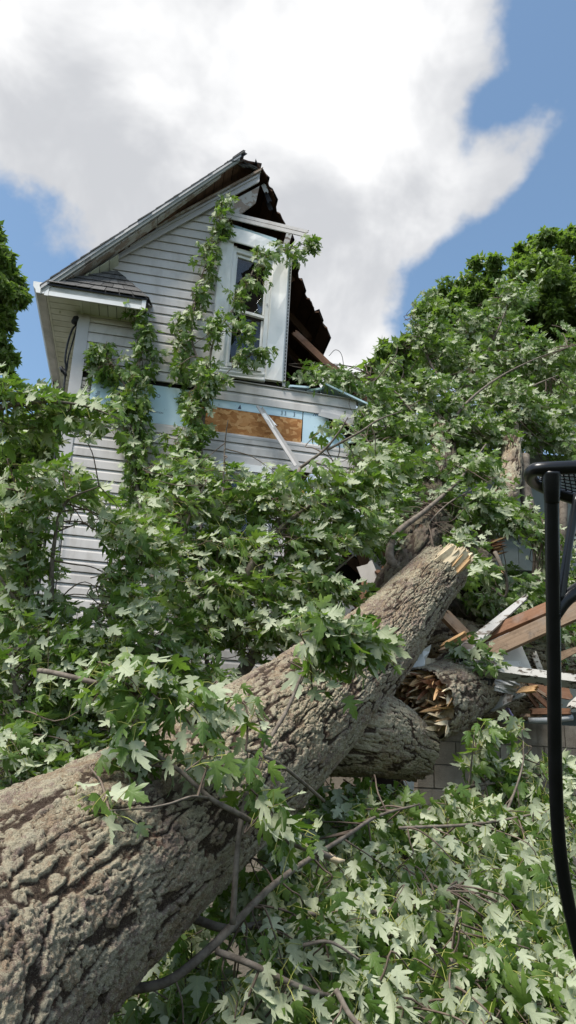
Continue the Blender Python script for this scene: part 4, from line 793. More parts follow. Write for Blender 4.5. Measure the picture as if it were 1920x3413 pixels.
for i in range(36): slab('siding_board', [(-9, yN+.31, .03+i*.12), (-2.72, yN+.31, .03+i*.12), (-2.72, yN+.325, .145+i*.12), (-9, yN+.325, .145+i*.12)], (0, .02, 0), 'siding', NB)
axbox('wall_core', -9, -2.72, yN+.36, yN+3, 0, float(q[2])-.05, 'dark', NB)
prism('roof', [(-9, yN-.1, float(q[2])+.02), (-2.66, yN-.1, float(q[2])+.02), (-2.66, yN+3.2, float(q[2])+.3), (-9, yN+3.2, float(q[2])+.3)], (0, 0, .04), 'shingle', NB)

# ================================================================== black tubular roll cage
RC = thing('roll_cage', 'black tubular steel roll cage standing at the right edge', 'roll cage', (.95, 2.0, 0))
def yp(x, y, Y): d = ray(x, y); return CAM+d*((Y-CAM[1])/d[1])
YP = 1.80
pt = [at(1838, 1588, 1.95), at(1842, 1900, 1.97), at(1846, 2200, 2.0), at(1852, 2600, 2.05), at(1868, 2850, 2.08), at(1905, 3060, 2.1), at(1965, 3260, 2.12)]
pt += [pt[-1]+np.array([.10, 0, -.16]), np.array([pt[-1][0]+.16, pt[-1][1], .45]), np.array([pt[-1][0]+.17, pt[-1][1], .03])]
tube('post', pt, [.0182]*10, 'black', RC, 28, 80)
tube('post_flare', [at(1838, 1572, 1.95), at(1838, 1604, 1.95), at(1839, 1640, 1.95), at(1840, 1675, 1.955)], [.0235, .023, .0205, .0183], 'black', RC, 28, 14)
sl_ = at(1845, 2050, 1.985); tube('weld_ring', [sl_+ZV*.006, sl_+ZV*.001, sl_-ZV*.006], [.0185, .0205, .0185], 'black', RC, 28, 7)
rr = .0172; xl = float(at(1776, 1568, 1.95)[0]); YP = float(at(1838, 1568, 1.95)[1]); zt = float(at(1838, 1565, 1.95)[2])
tube('top_rail', [at(1990, 1690, 2.2), at(1930, 1668, 2.15), at(1850, 1640, 2.12), at(1790, 1612, 2.08), at(1768, 1588, 2.02), at(1778, 1568, 1.97), at(1815, 1562, 1.95), at(1920, 1557, 1.95), at(2060, 1550, 1.95), np.array([xl+1.0, YP, zt])], [rr]*10, 'black', RC, 26, 110)
fa, fb_, ra, rb = at(1800, 1566, 1.955), at(2200, 1548, 1.955), at(1796, 1610, 2.08), at(2250, 1760, 2.3)
for i in range(6):
    t = (i+1)/7; tube('mesh_wire', [fa+(ra-fa)*t, fb_+(rb-fb_)*t], [.0022]*2, 'black', RC, 6)
for i in range(24):
    t = (i+.5)/24; tube('mesh_wire', [fa+(fb_-fa)*t+ZV*.004, ra+(rb-ra)*t+ZV*.004], [.0022]*2, 'black', RC, 6)
tube('brace', [at(1868, 2012, 1.99), at(1893, 1830, 2.03), at(1925, 1650, 2.08)], [.0112]*3, 'black', RC, 20, 16)
tube('gusset_tube', [at(1850, 2050, 1.985), at(1890, 1995, 2.0), at(1960, 1945, 2.02), at(2150, 1850, 2.0)], [.017, .019, .019, .019], 'black', RC, 20, 20)
for i in range(9): tube('weld_bead', [at(1866, 2005+i*7, 1.972), at(1867, 2009+i*7, 1.971)], [.003, .003], 'black', RC, 6)
rp = at(1990, 1690, 2.2); xe = xl+1.0
tube('rear_rail', [rp, np.array([xe, rp[1]+.05, zt])], [rr]*2, 'black', RC, 16)
for x, y, z in ((xe, YP, zt), (xe, rp[1]+.05, zt), (rp[0], rp[1], rp[2])): tube('post', [np.array([x, y, z]), np.array([x, y, 1.2]), np.array([x, y, .03])], [rr]*3, 'black', RC, 16)
for a, b in ((pt[-1], (xe, YP, .03)), ((rp[0], rp[1], .03), (xe, rp[1]+.05, .03)), ((xe, YP, .03), (xe, rp[1]+.05, .03))): tube('base_rail', [np.array(a)-ZV*.004, np.array(b)-ZV*.004], [rr]*2, 'black', RC, 16)

# ================================================================== foliage
def leaf_template(fold, droop, twist, wob, sw=.8):
    mid = [(0, 0), (.22, 0), (.40, 0), (.62, 0), (.82, 0), (1, 0)]
    half = dict(a=(-.05, .13), b=(.03, .40), c=(.15, .31), s1=(.21, .19), d=(.31, .47), e=(.56, .62), f=(.49, .42), g=(.46, .29), s2=(.41, .12), h=(.60, .25), i=(.67, .15), j=(.81, .17), k=(.87, .07))
    swept = dict(a=(-.02, .11), b=(.12, .30), c=(.24, .24), s1=(.27, .14), d=(.46, .36), e=(.72, .41), f=(.60, .28), g=(.52, .20), s2=(.45, .10), h=(.66, .19), i=(.73, .11), j=(.85, .12), k=(.90, .05))
    half = {k: tuple(half[k][i]*(1-sw)+swept[k][i]*sw for i in (0, 1)) for k in half}
    keys = list(half); P = [np.array(p+(0.,)) for p in mid]; idx = {}
    for sgn in (1, -1):
        for k in keys: idx[(k, sgn)] = len(P); x, y = half[k]; P.append(np.array([x+wob*math.sin(y*17+sgn), y*sgn*(1+wob*sgn), 0.]))
    T = []
    for sg in (1, -1):
        I = lambda k: k if isinstance(k, int) else idx[(k, sg)]
        for t in [(0, 'a', 'b'), (0, 'b', 'c'), (0, 'c', 's1'), (0, 's1', 1), (1, 's1', 'd'), (1, 'd', 'f'), ('d', 'e', 'f'), (1, 'f', 'g'), (1, 'g', 's2'), (1, 's2', 2), (2, 's2', 'h'), (2, 'h', 'i'), (2, 'i', 3), (3, 'i', 'j'), (3, 'j', 'k'), (3, 'k', 4), (4, 'k', 5)]:
            v = [I(k) for k in t]; T.append(v[::-1] if sg > 0 else v)
    P = np.array(P); x, y = P[:, 0].copy(), P[:, 1].copy()
    P[:, 2] = -fold*np.abs(y)-droop*x*x+twist*x*y+.05*np.sin(x*9+y*6)*np.abs(y)*2
    uv = np.stack([x, y+.5], -1); return P, np.array(T), uv
TM = [leaf_template(.30, .35, .15, .02, .9), leaf_template(.55, .15, -.3, -.03, .75), leaf_template(-.15, .5, .3, .03, .25), leaf_template(.8, .45, -.2, .0, 1.), leaf_template(.25, -.15, .4, -.02, .6), leaf_template(.5, .7, .3, .02, .9), leaf_template(.15, .25, -.25, .02, .1), leaf_template(.4, .9, .0, -.02, .8)]
LEAFME = []
for q, (P_, T_, uv_) in enumerate(TM):
    o_ = arr_mesh('leaf', P_, T_, 'leaf', None, True, None, uv_); LEAFME.append(o_.data); bpy.data.objects.remove(o_)
WIND = nrm((.95, -.15, .1)); DOWN = np.array([0, 0, -1.])
def blob_pts(px, py, z, rx, ry, rz, n):
    v = rng.normal(size=(n, 3)); v /= np.linalg.norm(v, axis=1)[:, None]; v *= (rng.random(n)**.45)[:, None]
    c = at(px, py, z); k = z/FL; return c+v[:, :1]*XC*rx*k+v[:, 1:2]*YC*ry*k+v[:, 2:]*Fv*rz, v[:, :1]*XC+v[:, 1:2]*YC+v[:, 2:]*Fv
class Leaves:
    def __init__(s): s.p = []; s.x = []; s.n = []; s.s = []; s.pt = []; s.tw = []
def grow(LV, limbpts, blobs, size=.125, under=.55, wind=.5, drop=.55, lps=(8, 14), attach=.9, petiole=True, tl=(.18, .36), ymin=.2, dens=1.):
    LP_ = np.vstack(limbpts) if limbpts else None
    for b in blobs:
        px, py, z, rx, ry, rz, n = b; n = max(1, int(n*dens+.5)); B_, dirs = blob_pts(px, py, z, rx, ry, rz, n)
        for base, dv in zip(B_, dirs):
            if base[2] < ymin: base[2] = ymin+random.random()*.2
            L = random.uniform(*tl); td = nrm(dv*.45+WIND*wind*1.1+rng.normal(size=3)*.38+np.array([0, 0, .1]))
            base = base-td*L*.5; base[2] = max(base[2], ymin*.7); end = base+td*L+DOWN*L*.25; midp = base+td*L*.55
            path = [base, midp, end]
            if LP_ is not None and random.random() < .85:
                d2 = np.linalg.norm(LP_-base, axis=1); i = int(np.argmin(d2+rng.random(len(d2))*.35))
                if d2[i] < attach and d2[i] > .05: m_ = (LP_[i]+base)/2+rng.normal(size=3)*.06*d2[i]+np.array([0, 0, .05*d2[i]]); path = [LP_[i], m_, base, midp, end]
            r0 = .0020+.0016*len(path)/5*random.uniform(.7, 1.5); LV.tw.append(tube_arr(path, [r0*1.5, r0, .0014], 4, 4+2*len(path)))
            k = random.randint(*lps); ph = random.uniform(0, 6.28)
            for q in range(k):
                t = .12+.88*(q//2*2)/max(k-1, 1); bp_ = (base*(1-t)**2+midp*2*t*(1-t)+end*t*t); tg = nrm(end-base)
                s1 = nrm(np.cross(tg, (0.2, .3, 1))); s2 = np.cross(tg, s1); an = ph+q//2*1.57+(math.pi if q % 2 else 0)
                pd = nrm(tg*.55+(s1*math.cos(an)+s2*math.sin(an))*.8+np.array([0, 0, .25])); pl = random.uniform(.05, .125)*size/.12
                lp0 = bp_+pd*pl
                X = nrm(pd*.25+tg*.25+WIND*wind*random.uniform(.4, 1.5)+DOWN*drop*random.uniform(.5, 1.5)+rng.normal(size=3)*.33)
                toc = nrm(CAM-lp0); N = np.array([0, 0, .65/(1+drop)])+toc*.38+rng.normal(size=3)*.62; N = N-X*np.dot(N, X); N = nrm(N)
                if random.random() < under: N = -N
                LV.p.append(lp0); LV.x.append(X); LV.n.append(N); LV.s.append(size*random.triangular(.45, 1.3, .95)*(1 if t < .8 else .75)); LV.pt.append((bp_, lp0) if petiole else None)
def bake(LV, parent, mat='leaf', keep=300, petiole=True):
    n = len(LV.p); P = np.array(LV.p); X = np.array(LV.x); N = np.array(LV.n); S = np.array(LV.s); Y = np.cross(N, X)
    ti = rng.integers(0, len(TM), n); rd = rng.random(n)
    q = P-CAM; zd = q@Fv; sx = np.abs(q@XC/zd)*FL; sy = np.abs(q@YC/zd)*FL; vis = (zd > .3) & (sx < PW/2+40) & (sy < PH/2+40)
    score = np.where(vis, S/np.maximum(zd, .3)*(.4+np.abs(np.sum(N*q, 1)/np.linalg.norm(q, axis=1))), 0)
    # near leaves in front are the ones that can be picked apart: rank by size shown, favour the front of the mass
    top = np.argsort(-score)[:keep]; top = [i for i in top if score[i] > 0]; sel = np.zeros(n, bool); sel[top] = True
    for i in top:
        ob = bpy.data.objects.new('leaf', LEAFME[ti[i]]); M_ = Matrix.Identity(4)
        for r in range(3): M_[r][0] = X[i, r]*S[i]; M_[r][1] = Y[i, r]*S[i]; M_[r][2] = N[i, r]*S[i]; M_[r][3] = P[i, r]
        COL.objects.link(ob); ob.parent = parent; ob.matrix_parent_inverse = PINV[parent.name]; ob.matrix_basis = M_
    V = []; T = []; U = []; A = []; o = 0
    for k, (Pt, Tt, uvt) in enumerate(TM):
        m = np.where((ti == k) & ~sel)[0]
        if not len(m): continue
        vv = P[m][:, None]+S[m][:, None, None]*(Pt[None, :, :1]*X[m][:, None]+Pt[None, :, 1:2]*Y[m][:, None]+Pt[None, :, 2:]*N[m][:, None])
        V.append(vv.reshape(-1, 3)); T.append((Tt[None]+(np.arange(len(m))*len(Pt))[:, None, None]).reshape(-1, 3)+o); o += len(m)*len(Pt); U.append(np.tile(uvt, (len(m), 1))); A.append(np.repeat(rd[m], len(Pt)))
    if V: tag(arr_mesh('foliage', np.vstack(V), np.vstack(T), mat, parent, True, {'rnd': np.concatenate(A)}, np.vstack(U)), kind='stuff')
    if LV.tw: v, f = join_arr(LV.tw); tag(arr_mesh('twigs', v, f, 'twig', parent, True), kind='stuff')
    pp = [p for p in LV.pt if p is not None]
    if pp and petiole:
        a = np.array([p[0] for p in pp]); b = np.array([p[1] for p in pp]); m_ = (a+b)/2+np.array([0, 0, .006]); d = b-a; s1 = np.cross(d, rng.normal(size=d.shape)); s1 /= np.linalg.norm(s1, axis=1)[:, None]+1e-9; s2 = np.cross(d, s1); s2 /= np.linalg.norm(s2, axis=1)[:, None]+1e-9
        r = .0018; ring = lambda c: np.stack([c+s1*r, c-s1*r*.5+s2*r*.87, c-s1*r*.5-s2*r*.87], 1); VV = np.concatenate([ring(a), ring(m_), ring(b)], 1)
        F0 = np.array([[g*3+i, g*3+(i+1) % 3, g*3+3+(i+1) % 3, g*3+3+i] for g in (0, 1) for i in range(3)]); FF = (F0[None]+(np.arange(len(a))*9)[:, None, None]).reshape(-1, 4)
        tag(arr_mesh('petioles', VV.reshape(-1, 3), FF, 'petiole', parent, True), kind='stuff')
def limbs(parent, specs, name='stem', mat='limb', dz=0.):
    out = []
    for pts, rr in specs:
        P = [at(p[0], p[1], p[2]-dz) for p in pts]; n = max(8, 7*len(pts)); tube(name, P, rr, mat, parent, 9, n); c = catmull(P, n); out.append(c)
    return out
def branch(name, label, base, specs, blobs, dz=0., **kw):
    e = thing(name, label, 'branch', base); lp = limbs(e, specs, dz=dz); LV = Leaves(); grow(LV, lp, blobs, **kw); bake(LV, e); return e
wd = wdep
# --- leafy branch standing against the gable, left of the window
c1 = [(755, 700), (725, 760), (697, 836), (680, 900), (655, 985), (615, 1055), (600, 1130), (618, 1225), (650, 1310)]
c2 = [(1032, 803), (960, 826), (880, 858), (835, 930), (790, 1000), (745, 1070), (705, 1130), (680, 1230)]
sp1 = [([(665, 1980, wd(665, 1980, .35)), (668, 1700, wd(668, 1700, .3)), (672, 1450, wd(672, 1450, .25)), (690, 1280, wd(690, 1280, .2)), (640, 1130, wd(640, 1130, .16)), (665, 950, wd(665, 950, .13)), (735, 740, wd(735, 740, .12))], [.028, .024, .02, .015, .011, .008, .004]),
       ([(690, 1290, wd(690, 1290, .2)), (715, 1130, wd(715, 1130, .22)), (800, 1000, wd(800, 1000, .24)), (870, 870, wd(870, 870, .26)), (1020, 805, wd(1020, 805, .26))], [.013, .011, .009, .006, .003]),
       ([(680, 1330, wd(680, 1330, .2)), (740, 1260, wd(740, 1260, .28)), (800, 1200, wd(800, 1200, .3))], [.009, .007, .003])]
bl = [(x, y, wd(x, y, .17), 30, 42, .08, 7) for x, y in c1]+[(x, y, wd(x, y, .27), 34, 34, .08, 6) for x, y in c2]
bl += [(x, y, wd(x, y, .27), 45, 30, .08, 5) for x, y in [(800, 1190), (790, 1105), (850, 1180)]]+[(x, y, wd(x, y, .28), 62, 60, .12, 12) for x, y in [(660, 1330), (630, 1400), (610, 1480), (590, 1560), (640, 1560), (690, 1270), (600, 1640)]]
branch('upright_branch', 'tall leafy branch propped against the gable left of the upper window', at(665, 2200, 7.2), sp1, bl, size=.098, under=.3, wind=.25, drop=.85, tl=(.08, .18), attach=.5, ymin=2., dens=.72)
# --- branch hanging by the left corner
c3 = [(462, 1050, 22), (478, 1105, 22), (486, 1165, 24), (462, 1225, 32), (347, 1160, 30), (335, 1215, 32), (385, 1215, 32), (432, 1285, 46), (415, 1350, 48), (450, 1350, 46), (440, 1430, 50), (440, 1500, 48), (455, 1570, 46), (460, 1640, 44), (480, 1710, 46), (510, 1620, 44), (550, 1700, 56)]
sp2 = [([(520, 1990, wd(520, 1990, .3)), (470, 1700, wd(470, 1700, .22)), (435, 1450, wd(435, 1450, .2)), (425, 1290, wd(425, 1290, .18)), (470, 1180, wd(470, 1180, .14)), (465, 1060, wd(465, 1060, .12))], [.022, .018, .014, .01, .006, .003]),
       ([(425, 1300, wd(425, 1300, .18)), (380, 1220, wd(380, 1220, .14)), (345, 1160, wd(345, 1160, .12))], [.008, .006, .003])]
branch('dangling_branch', 'dark green branch hanging down the wall beside the left corner board', at(520, 2200, 7.0), sp2, [(x, y, wd(x, y, .16), r, r, .09, int(r*.26)) for x, y, r in c3], size=.10, under=.15, wind=.05, drop=1.1, tl=(.08, .16), attach=.5, ymin=2., dens=.8)
# --- left foreground branch with the arm reaching over the corner
sp3 = [([(-220, 1480, 5.0), (-60, 1385, 5.0), (60, 1348, 5.0), (190, 1340, 5.0), (300, 1358, 5.0), (400, 1398, 5.0)], [.02, .016, .013, .010, .007, .003]),
       ([(160, 2480, 5.6), (150, 2130, 5.5), (100, 2000, 5.5), (80, 1850, 5.5), (72, 1640, 5.5)], [.035, .028, .02, .014, .006]),
       ([(230, 2470, 5.4), (190, 2180, 5.4), (172, 1980, 5.4), (180, 1820, 5.4), (215, 1680, 5.4), (330, 1620, 5.4)], [.03, .024, .018, .014, .010, .004]),
       ([(170, 2110, 5.5), (60, 2010, 5.4), (-40, 1860, 5.4)], [.02, .014, .006]), ([(300, 2450, 5.2), (330, 2200, 5.3), (420, 1990, 5.4), (480, 1860, 5.4)], [.022, .018, .012, .005]),
       ([(70, 2560, 4.9), (60, 2350, 4.9), (30, 2160, 4.9)], [.03, .022, .01]), ([(400, 2430, 5.0), (480, 2280, 5.1), (560, 2060, 5.3)], [.022, .016, .007])]
bl = [(10, 1325, 5., 60, 26, .2, 8), (110, 1335, 5., 70, 24, .2, 10), (215, 1352, 5., 55, 20, .15, 8), (310, 1392, 5., 35, 14, .1, 5), (20, 1425, 5., 60, 24, .2, 7), (150, 1415, 5., 50, 14, .15, 4),
      (120, 1600, 5.4, 90, 60, .3, 16), (60, 1690, 5.4, 90, 80, .3, 18), (290, 1650, 5.4, 60, 22, .2, 6), (400, 1720, 5.4, 80, 50, .3, 12), (40, 1850, 5.4, 80, 110, .3, 22), (80, 1930, 5.4, 30, 40, .25, 3),
      (370, 1900, 5.3, 50, 25, .25, 4), (450, 1830, 5.4, 110, 80, .3, 22), (60, 2050, 5.3, 120, 110, .35, 30), (380, 2000, 5.2, 130, 90, .35, 26), (200, 2130, 5.1, 130, 90, .35, 30), (50, 2250, 5., 130, 120, .4, 34), (300, 2200, 5., 150, 90, .35, 36), (450, 2150, 5.1, 130, 90, .35, 28), (170, 2360, 4.9, 180, 100, .4, 36), (60, 2440, 4.7, 120, 80, .3, 20), (380, 2330, 4.9, 140, 80, .35, 24), (200, 2490, 4.7, 160, 50, .3, 26), (20, 2560, 4.5, 90, 50, .25, 18), (430, 2420, 4.7, 100, 40, .25, 12)]
branch('leaning_branch', 'pale leafy branches crowding the left foreground in front of the corner', at(160, 2600, 5.6)*np.array([1, 1, 0]), sp3, bl, dz=.15, size=.112, under=.6, wind=.9, drop=.6, tl=(.25, .5), lps=(12, 20), dens=.46)
# --- centre mass in front of the wall
sp4 = [([(770, 2420, 5.9), (800, 2260, 6.0), (880, 2140, 6.1), (960, 2040, 6.2)], [.06, .055, .045, .03]), ([(780, 1990, 6.1), (860, 1850, 6.2), (960, 1740, 6.3), (1060, 1670, 6.4), (1150, 1640, 6.5)], [.03, .028, .022, .012, .005]),
       ([(570, 2420, 5.8), (580, 2200, 6.0), (600, 1960, 6.2), (620, 1760, 6.3), (690, 1600, 6.4)], [.035, .03, .022, .014, .005]), ([(700, 2400, 5.9), (690, 2150, 6.1), (720, 1900, 6.3), (740, 1700, 6.4), (750, 1480, 6.6), (760, 1400, 6.6)], [.02, .018, .014, .010, .006, .003]),
       ([(1000, 1560, 6.6), (1080, 1500, 6.6), (1130, 1440, 6.6), (1160, 1390, 6.6)], [.014, .011, .008, .004]), ([(1090, 1500, 6.6), (1200, 1440, 6.6), (1260, 1400, 6.7), (1340, 1370, 6.8)], [.011, .009, .007, .004]), ([(830, 1990, 6.1), (1000, 1560, 6.6)], [.02, .014]),
       ([(920, 2100, 6.1), (1050, 1960, 6.2), (1180, 1850, 6.3)], [.025, .016, .006])]
bl = [(570, 1560, 6.6, 50, 40, .2, 7), (650, 1600, 6.5, 70, 45, .3, 11), (750, 1560, 6.5, 50, 25, .25, 5), (880, 1590, 6.5, 60, 25, .25, 7), (600, 1680, 6.4, 110, 80, .35, 26), (760, 1680, 6.3, 120, 80, .35, 28), (930, 1670, 6.3, 130, 75, .35, 28), (1100, 1620, 6.3, 110, 70, .35, 26), (1230, 1560, 6.5, 80, 70, .3, 16), (640, 1840, 6.2, 130, 90, .35, 34), (830, 1820, 6.1, 140, 90, .35, 32), (1010, 1800, 6.1, 110, 80, .3, 24), (1120, 1760, 6.2, 90, 70, .3, 18), (560, 2000, 6.0, 130, 90, .35, 30), (760, 1980, 5.9, 140, 100, .35, 34), (950, 1940, 5.9, 130, 80, .3, 28), (1080, 1880, 5.9, 80, 50, .25, 12), (1130, 1970, 5.9, 60, 30, .2, 6), (640, 2120, 5.8, 130, 70, .35, 26), (820, 2110, 5.8, 110, 60, .3, 16), (980, 2060, 5.7, 90, 45, .25, 10), (520, 2220, 5.6, 110, 60, .3, 14), (680, 2210, 5.6, 110, 45, .3, 12), (1080, 1450, 6.6, 30, 20, .15, 2), (1210, 1480, 6.7, 30, 50, .2, 5)]
branch('collapsed_branch', 'dense leafy branches piled against the house wall behind the trunk', at(770, 2500, 6.2)*np.array([1, 1, 0]), sp4, bl, dz=.2, size=.110, under=.52, wind=.8, drop=.7, tl=(.28, .55), lps=(14, 22), dens=.45)
# --- branch lying over the trunk, nearest the camera
sp5 = [([(130, 2235, 3.55), (190, 2245, 3.4), (370, 2290, 3.3), (520, 2345, 3.2), (640, 2400, 3.3), (720, 2440, 3.5)], [.012, .012, .0115, .011, .010, .005]), ([(480, 2490, 3.15), (600, 2570, 3.1), (700, 2660, 3.1), (790, 2710, 3.15), (930, 2790, 3.3), (1115, 2862, 3.5)], [.006, .009, .011, .012, .014, .016]),
       ([(775, 3080, 3.1), (790, 2850, 3.15), (815, 2680, 3.3), (880, 2500, 3.6), (960, 2360, 3.8), (1030, 2190, 4.0), (1090, 2090, 4.1)], [.013, .012, .011, .010, .009, .007, .003]), ([(700, 2660, 3.1), (640, 2655, 3.0), (560, 2680, 2.9), (470, 2695, 2.85), (300, 2705, 2.8)], [.006, .005, .004, .0035, .003]),
       ([(820, 2500, 3.4), (920, 2540, 3.6), (1000, 2600, 3.8), (1080, 2670, 4.0)], [.006, .008, .009, .009])]
bl = [(430, 2270, 3.2, 80, 60, .15, 9), (500, 2330, 3.2, 70, 60, .12, 8), (470, 2420, 3.15, 70, 45, .12, 6), (340, 2290, 3.25, 70, 40, .15, 5), (590, 2320, 3.25, 45, 25, .12, 4), (690, 2310, 3.4, 50, 12, .1, 3), (810, 2320, 3.5, 50, 16, .1, 4), (860, 2370, 3.55, 30, 20, .1, 2), (710, 2420, 3.3, 25, 30, .08, 3), (690, 2530, 3.15, 30, 40, .08, 4), (560, 2560, 3.1, 35, 40, .08, 2), (370, 2530, 3.1, 40, 35, .08, 3), (215, 2700, 2.8, 28, 12, .04, 1), (340, 2705, 2.8, 45, 10, .03, 2), (880, 2560, 3.4, 50, 60, .1, 4), (870, 2690, 3.2, 50, 45, .1, 3), (960, 2780, 3.35, 45, 35, .1, 3)]
FB = branch('near_branch', 'bright green slender branch lying across the trunk nearest the camera', at(780, 3100, 3.3)*np.array([1, 1, 0]), sp5, bl, size=.108, under=.38, wind=.2, drop=.95, lps=(6, 9), tl=(.12, .24), attach=.5, dens=.62)
bl = [(1060, 2085, 4.1, 45, 22, .12, 4), (1110, 2110, 4.1, 40, 25, .1, 4), (1070, 2150, 4.05, 45, 30, .1, 4), (1160, 2120, 4.1, 45, 25, .1, 4), (1200, 2150, 4.1, 35, 25, .1, 3), (1040, 2220, 4.0, 25, 25, .08, 2)]
branch('tip_branch', 'pale drooping leaf spray hanging over the middle of the trunk', at(1030, 2250, 4.0), [([(1000, 2280, 3.95), (1040, 2180, 4.02), (1100, 2085, 4.1), (1200, 2105, 4.15)], [.007, .006, .005, .002])], bl, size=.125, under=.62, wind=.55, drop=.85, lps=(8, 12), tl=(.14, .26), attach=.6)
# --- lower right: broken branch heap on the ground
sp6 = [([(420, 3300, 3.2), (560, 3270, 3.2), (690, 3170, 3.25), (780, 3080, 3.35), (900, 2960, 3.6), (1020, 2870, 3.9), (1150, 2790, 4.2), (1260, 2720, 4.5), (1400, 2680, 4.8)], [.020, .019, .018, .017, .015, .013, .011, .009, .005]),
       ([(720, 3170, 3.25), (840, 3215, 3.2), (1000, 3290, 3.2), (1150, 3330, 3.3), (1450, 3370, 3.5)], [.014, .013, .012, .010, .006]), ([(640, 3060, 3.6), (760, 3095, 3.6), (900, 3075, 3.8), (1060, 3055, 4.0), (1200, 3060, 4.1)], [.02, .019, .016, .012, .006]),
       ([(980, 3045, 3.7), (1150, 3050, 3.8), (1300, 3030, 3.9), (1420, 2990, 4.0), (1520, 2950, 4.1)], [.012, .011, .010, .008, .004]), ([(1470, 2920, 4.4), (1540, 2870, 4.6), (1620, 2800, 4.8), (1690, 2700, 5.), (1740, 2560, 5.2), (1745, 2470, 5.3)], [.014, .013, .011, .009, .006, .003]),
       ([(1340, 2750, 4.9), (1450, 2690, 5.1), (1560, 2625, 5.3), (1690, 2605, 5.4)], [.012, .014, .013, .006]), ([(1560, 2640, 5.3), (1572, 2540, 5.3), (1580, 2450, 5.3)], [.008, .006, .003]), ([(1330, 2760, 4.5), (1600, 2745, 4.7), (1850, 2700, 4.9)], [.009, .009, .006]),
       ([(1500, 3300, 3.5), (1510, 3150, 3.7), (1530, 3000, 3.9)], [.010, .008, .005]), ([(1120, 3300, 3.2), (1180, 3400, 3.1), (1300, 3500, 3.0)], [.012, .010, .008]), ([(1010, 3150, 3.3), (1100, 3140, 3.3), (1200, 3200, 3.3)], [.008, .007, .004])]
bl = [(1150, 2660, 5.0, 75, 40, .3, 14), (1040, 2720, 4.7, 75, 45, .3, 12), (1320, 2650, 5.0, 40, 30, .2, 6), (1690, 2760, 5.0, 80, 30, .3, 12), (1890, 2700, 5.0, 60, 50, .3, 12), (1560, 2760, 5.0, 60, 24, .25, 7),
      (1000, 2830, 4.2, 110, 70, .3, 20), (1180, 2760, 4.5, 120, 70, .3, 26), (1400, 2780, 4.7, 120, 70, .3, 26), (1560, 2740, 4.8, 110, 70, .3, 24), (1750, 2780, 4.7, 130, 90, .3, 34), (1100, 2960, 3.9, 130, 80, .3, 26), (1330, 2930, 4.1, 140, 80, .3, 34), (1560, 2920, 4.2, 150, 90, .3, 38), (1800, 2950, 4.2, 140, 100, .3, 36), (930, 3000, 3.7, 80, 60, .25, 9), (1050, 3120, 3.5, 120, 80, .3, 22), (1280, 3110, 3.7, 150, 90, .3, 36), (1540, 3110, 3.8, 150, 90, .3, 38), (1790, 3130, 3.8, 150, 90, .3, 38), (880, 3190, 3.3, 90, 60, .25, 9), (1120, 3280, 3.3, 150, 80, .25, 28), (1380, 3280, 3.4, 160, 90, .25, 34), (1640, 3290, 3.4, 160, 90, .25, 36), (1880, 3300, 3.5, 120, 100, .25, 26), (760, 3340, 3.1, 110, 60, .2, 9), (980, 3400, 3.1, 140, 60, .2, 16), (1280, 3410, 3.1, 150, 60, .2, 22), (1560, 3420, 3.1, 160, 60, .2, 24), (1830, 3420, 3.2, 140, 60, .2, 20), (800, 2960, 4.2, 80, 60, .2, 7), (640, 3230, 3.8, 100, 60, .2, 10), (560, 3350, 3.6, 120, 60, .2, 14), (420, 3400, 3.6, 100, 50, .2, 10), (700, 3400, 3.4, 120, 50, .2, 12), (760, 3050, 4.2, 70, 50, .2, 6), (560, 3190, 4.4, 90, 50, .3, 18), (660, 3090, 4.6, 90, 50, .3, 14), (480, 3300, 4.1, 90, 50, .25, 14)]
branch('grounded_branch', 'heap of silvery green broken branches filling the lower right foreground', (.9, 3.9, 0), sp6, bl, dz=.16, size=.116, under=.66, wind=.25, drop=1.7, tl=(.25, .5), lps=(11, 17), dens=.52, attach=.42)
branch('sprout_branch', 'slim upright leafy shoots in front of the concrete block wall', at(1650, 2900, 5.2)*np.array([1, 1, 0]), [([(1620, 2850, 5.2), (1585, 2650, 5.3), (1580, 2540, 5.3), (1592, 2430, 5.3)], [.011, .008, .006, .003]), ([(1690, 2850, 5.2), (1720, 2650, 5.25), (1742, 2540, 5.3), (1740, 2430, 5.3)], [.010, .008, .006, .003])],
       [(1592, 2440, 5.3, 12, 10, .05, 2), (1600, 2490, 5.3, 16, 14, .06, 3), (1590, 2560, 5.3, 22, 22, .08, 4), (1640, 2580, 5.3, 22, 24, .08, 3), (1740, 2425, 5.3, 8, 8, .04, 1), (1745, 2480, 5.3, 12, 12, .05, 1), (1735, 2570, 5.3, 20, 20, .08, 3), (1690, 2640, 5.2, 36, 24, .1, 5), (1840, 2560, 5.3, 30, 40, .1, 5), (1600, 2650, 5.2, 40, 20, .1, 4)], size=.115, under=.6, wind=.15, drop=1.0, lps=(7, 10), tl=(.1, .18), attach=.5)
tube('splintered_end', [at(1095, 2855, 3.48), at(1125, 2870, 3.5), at(1150, 2868, 3.5)], [.018, .014, .003], 'pale', FB, 7)
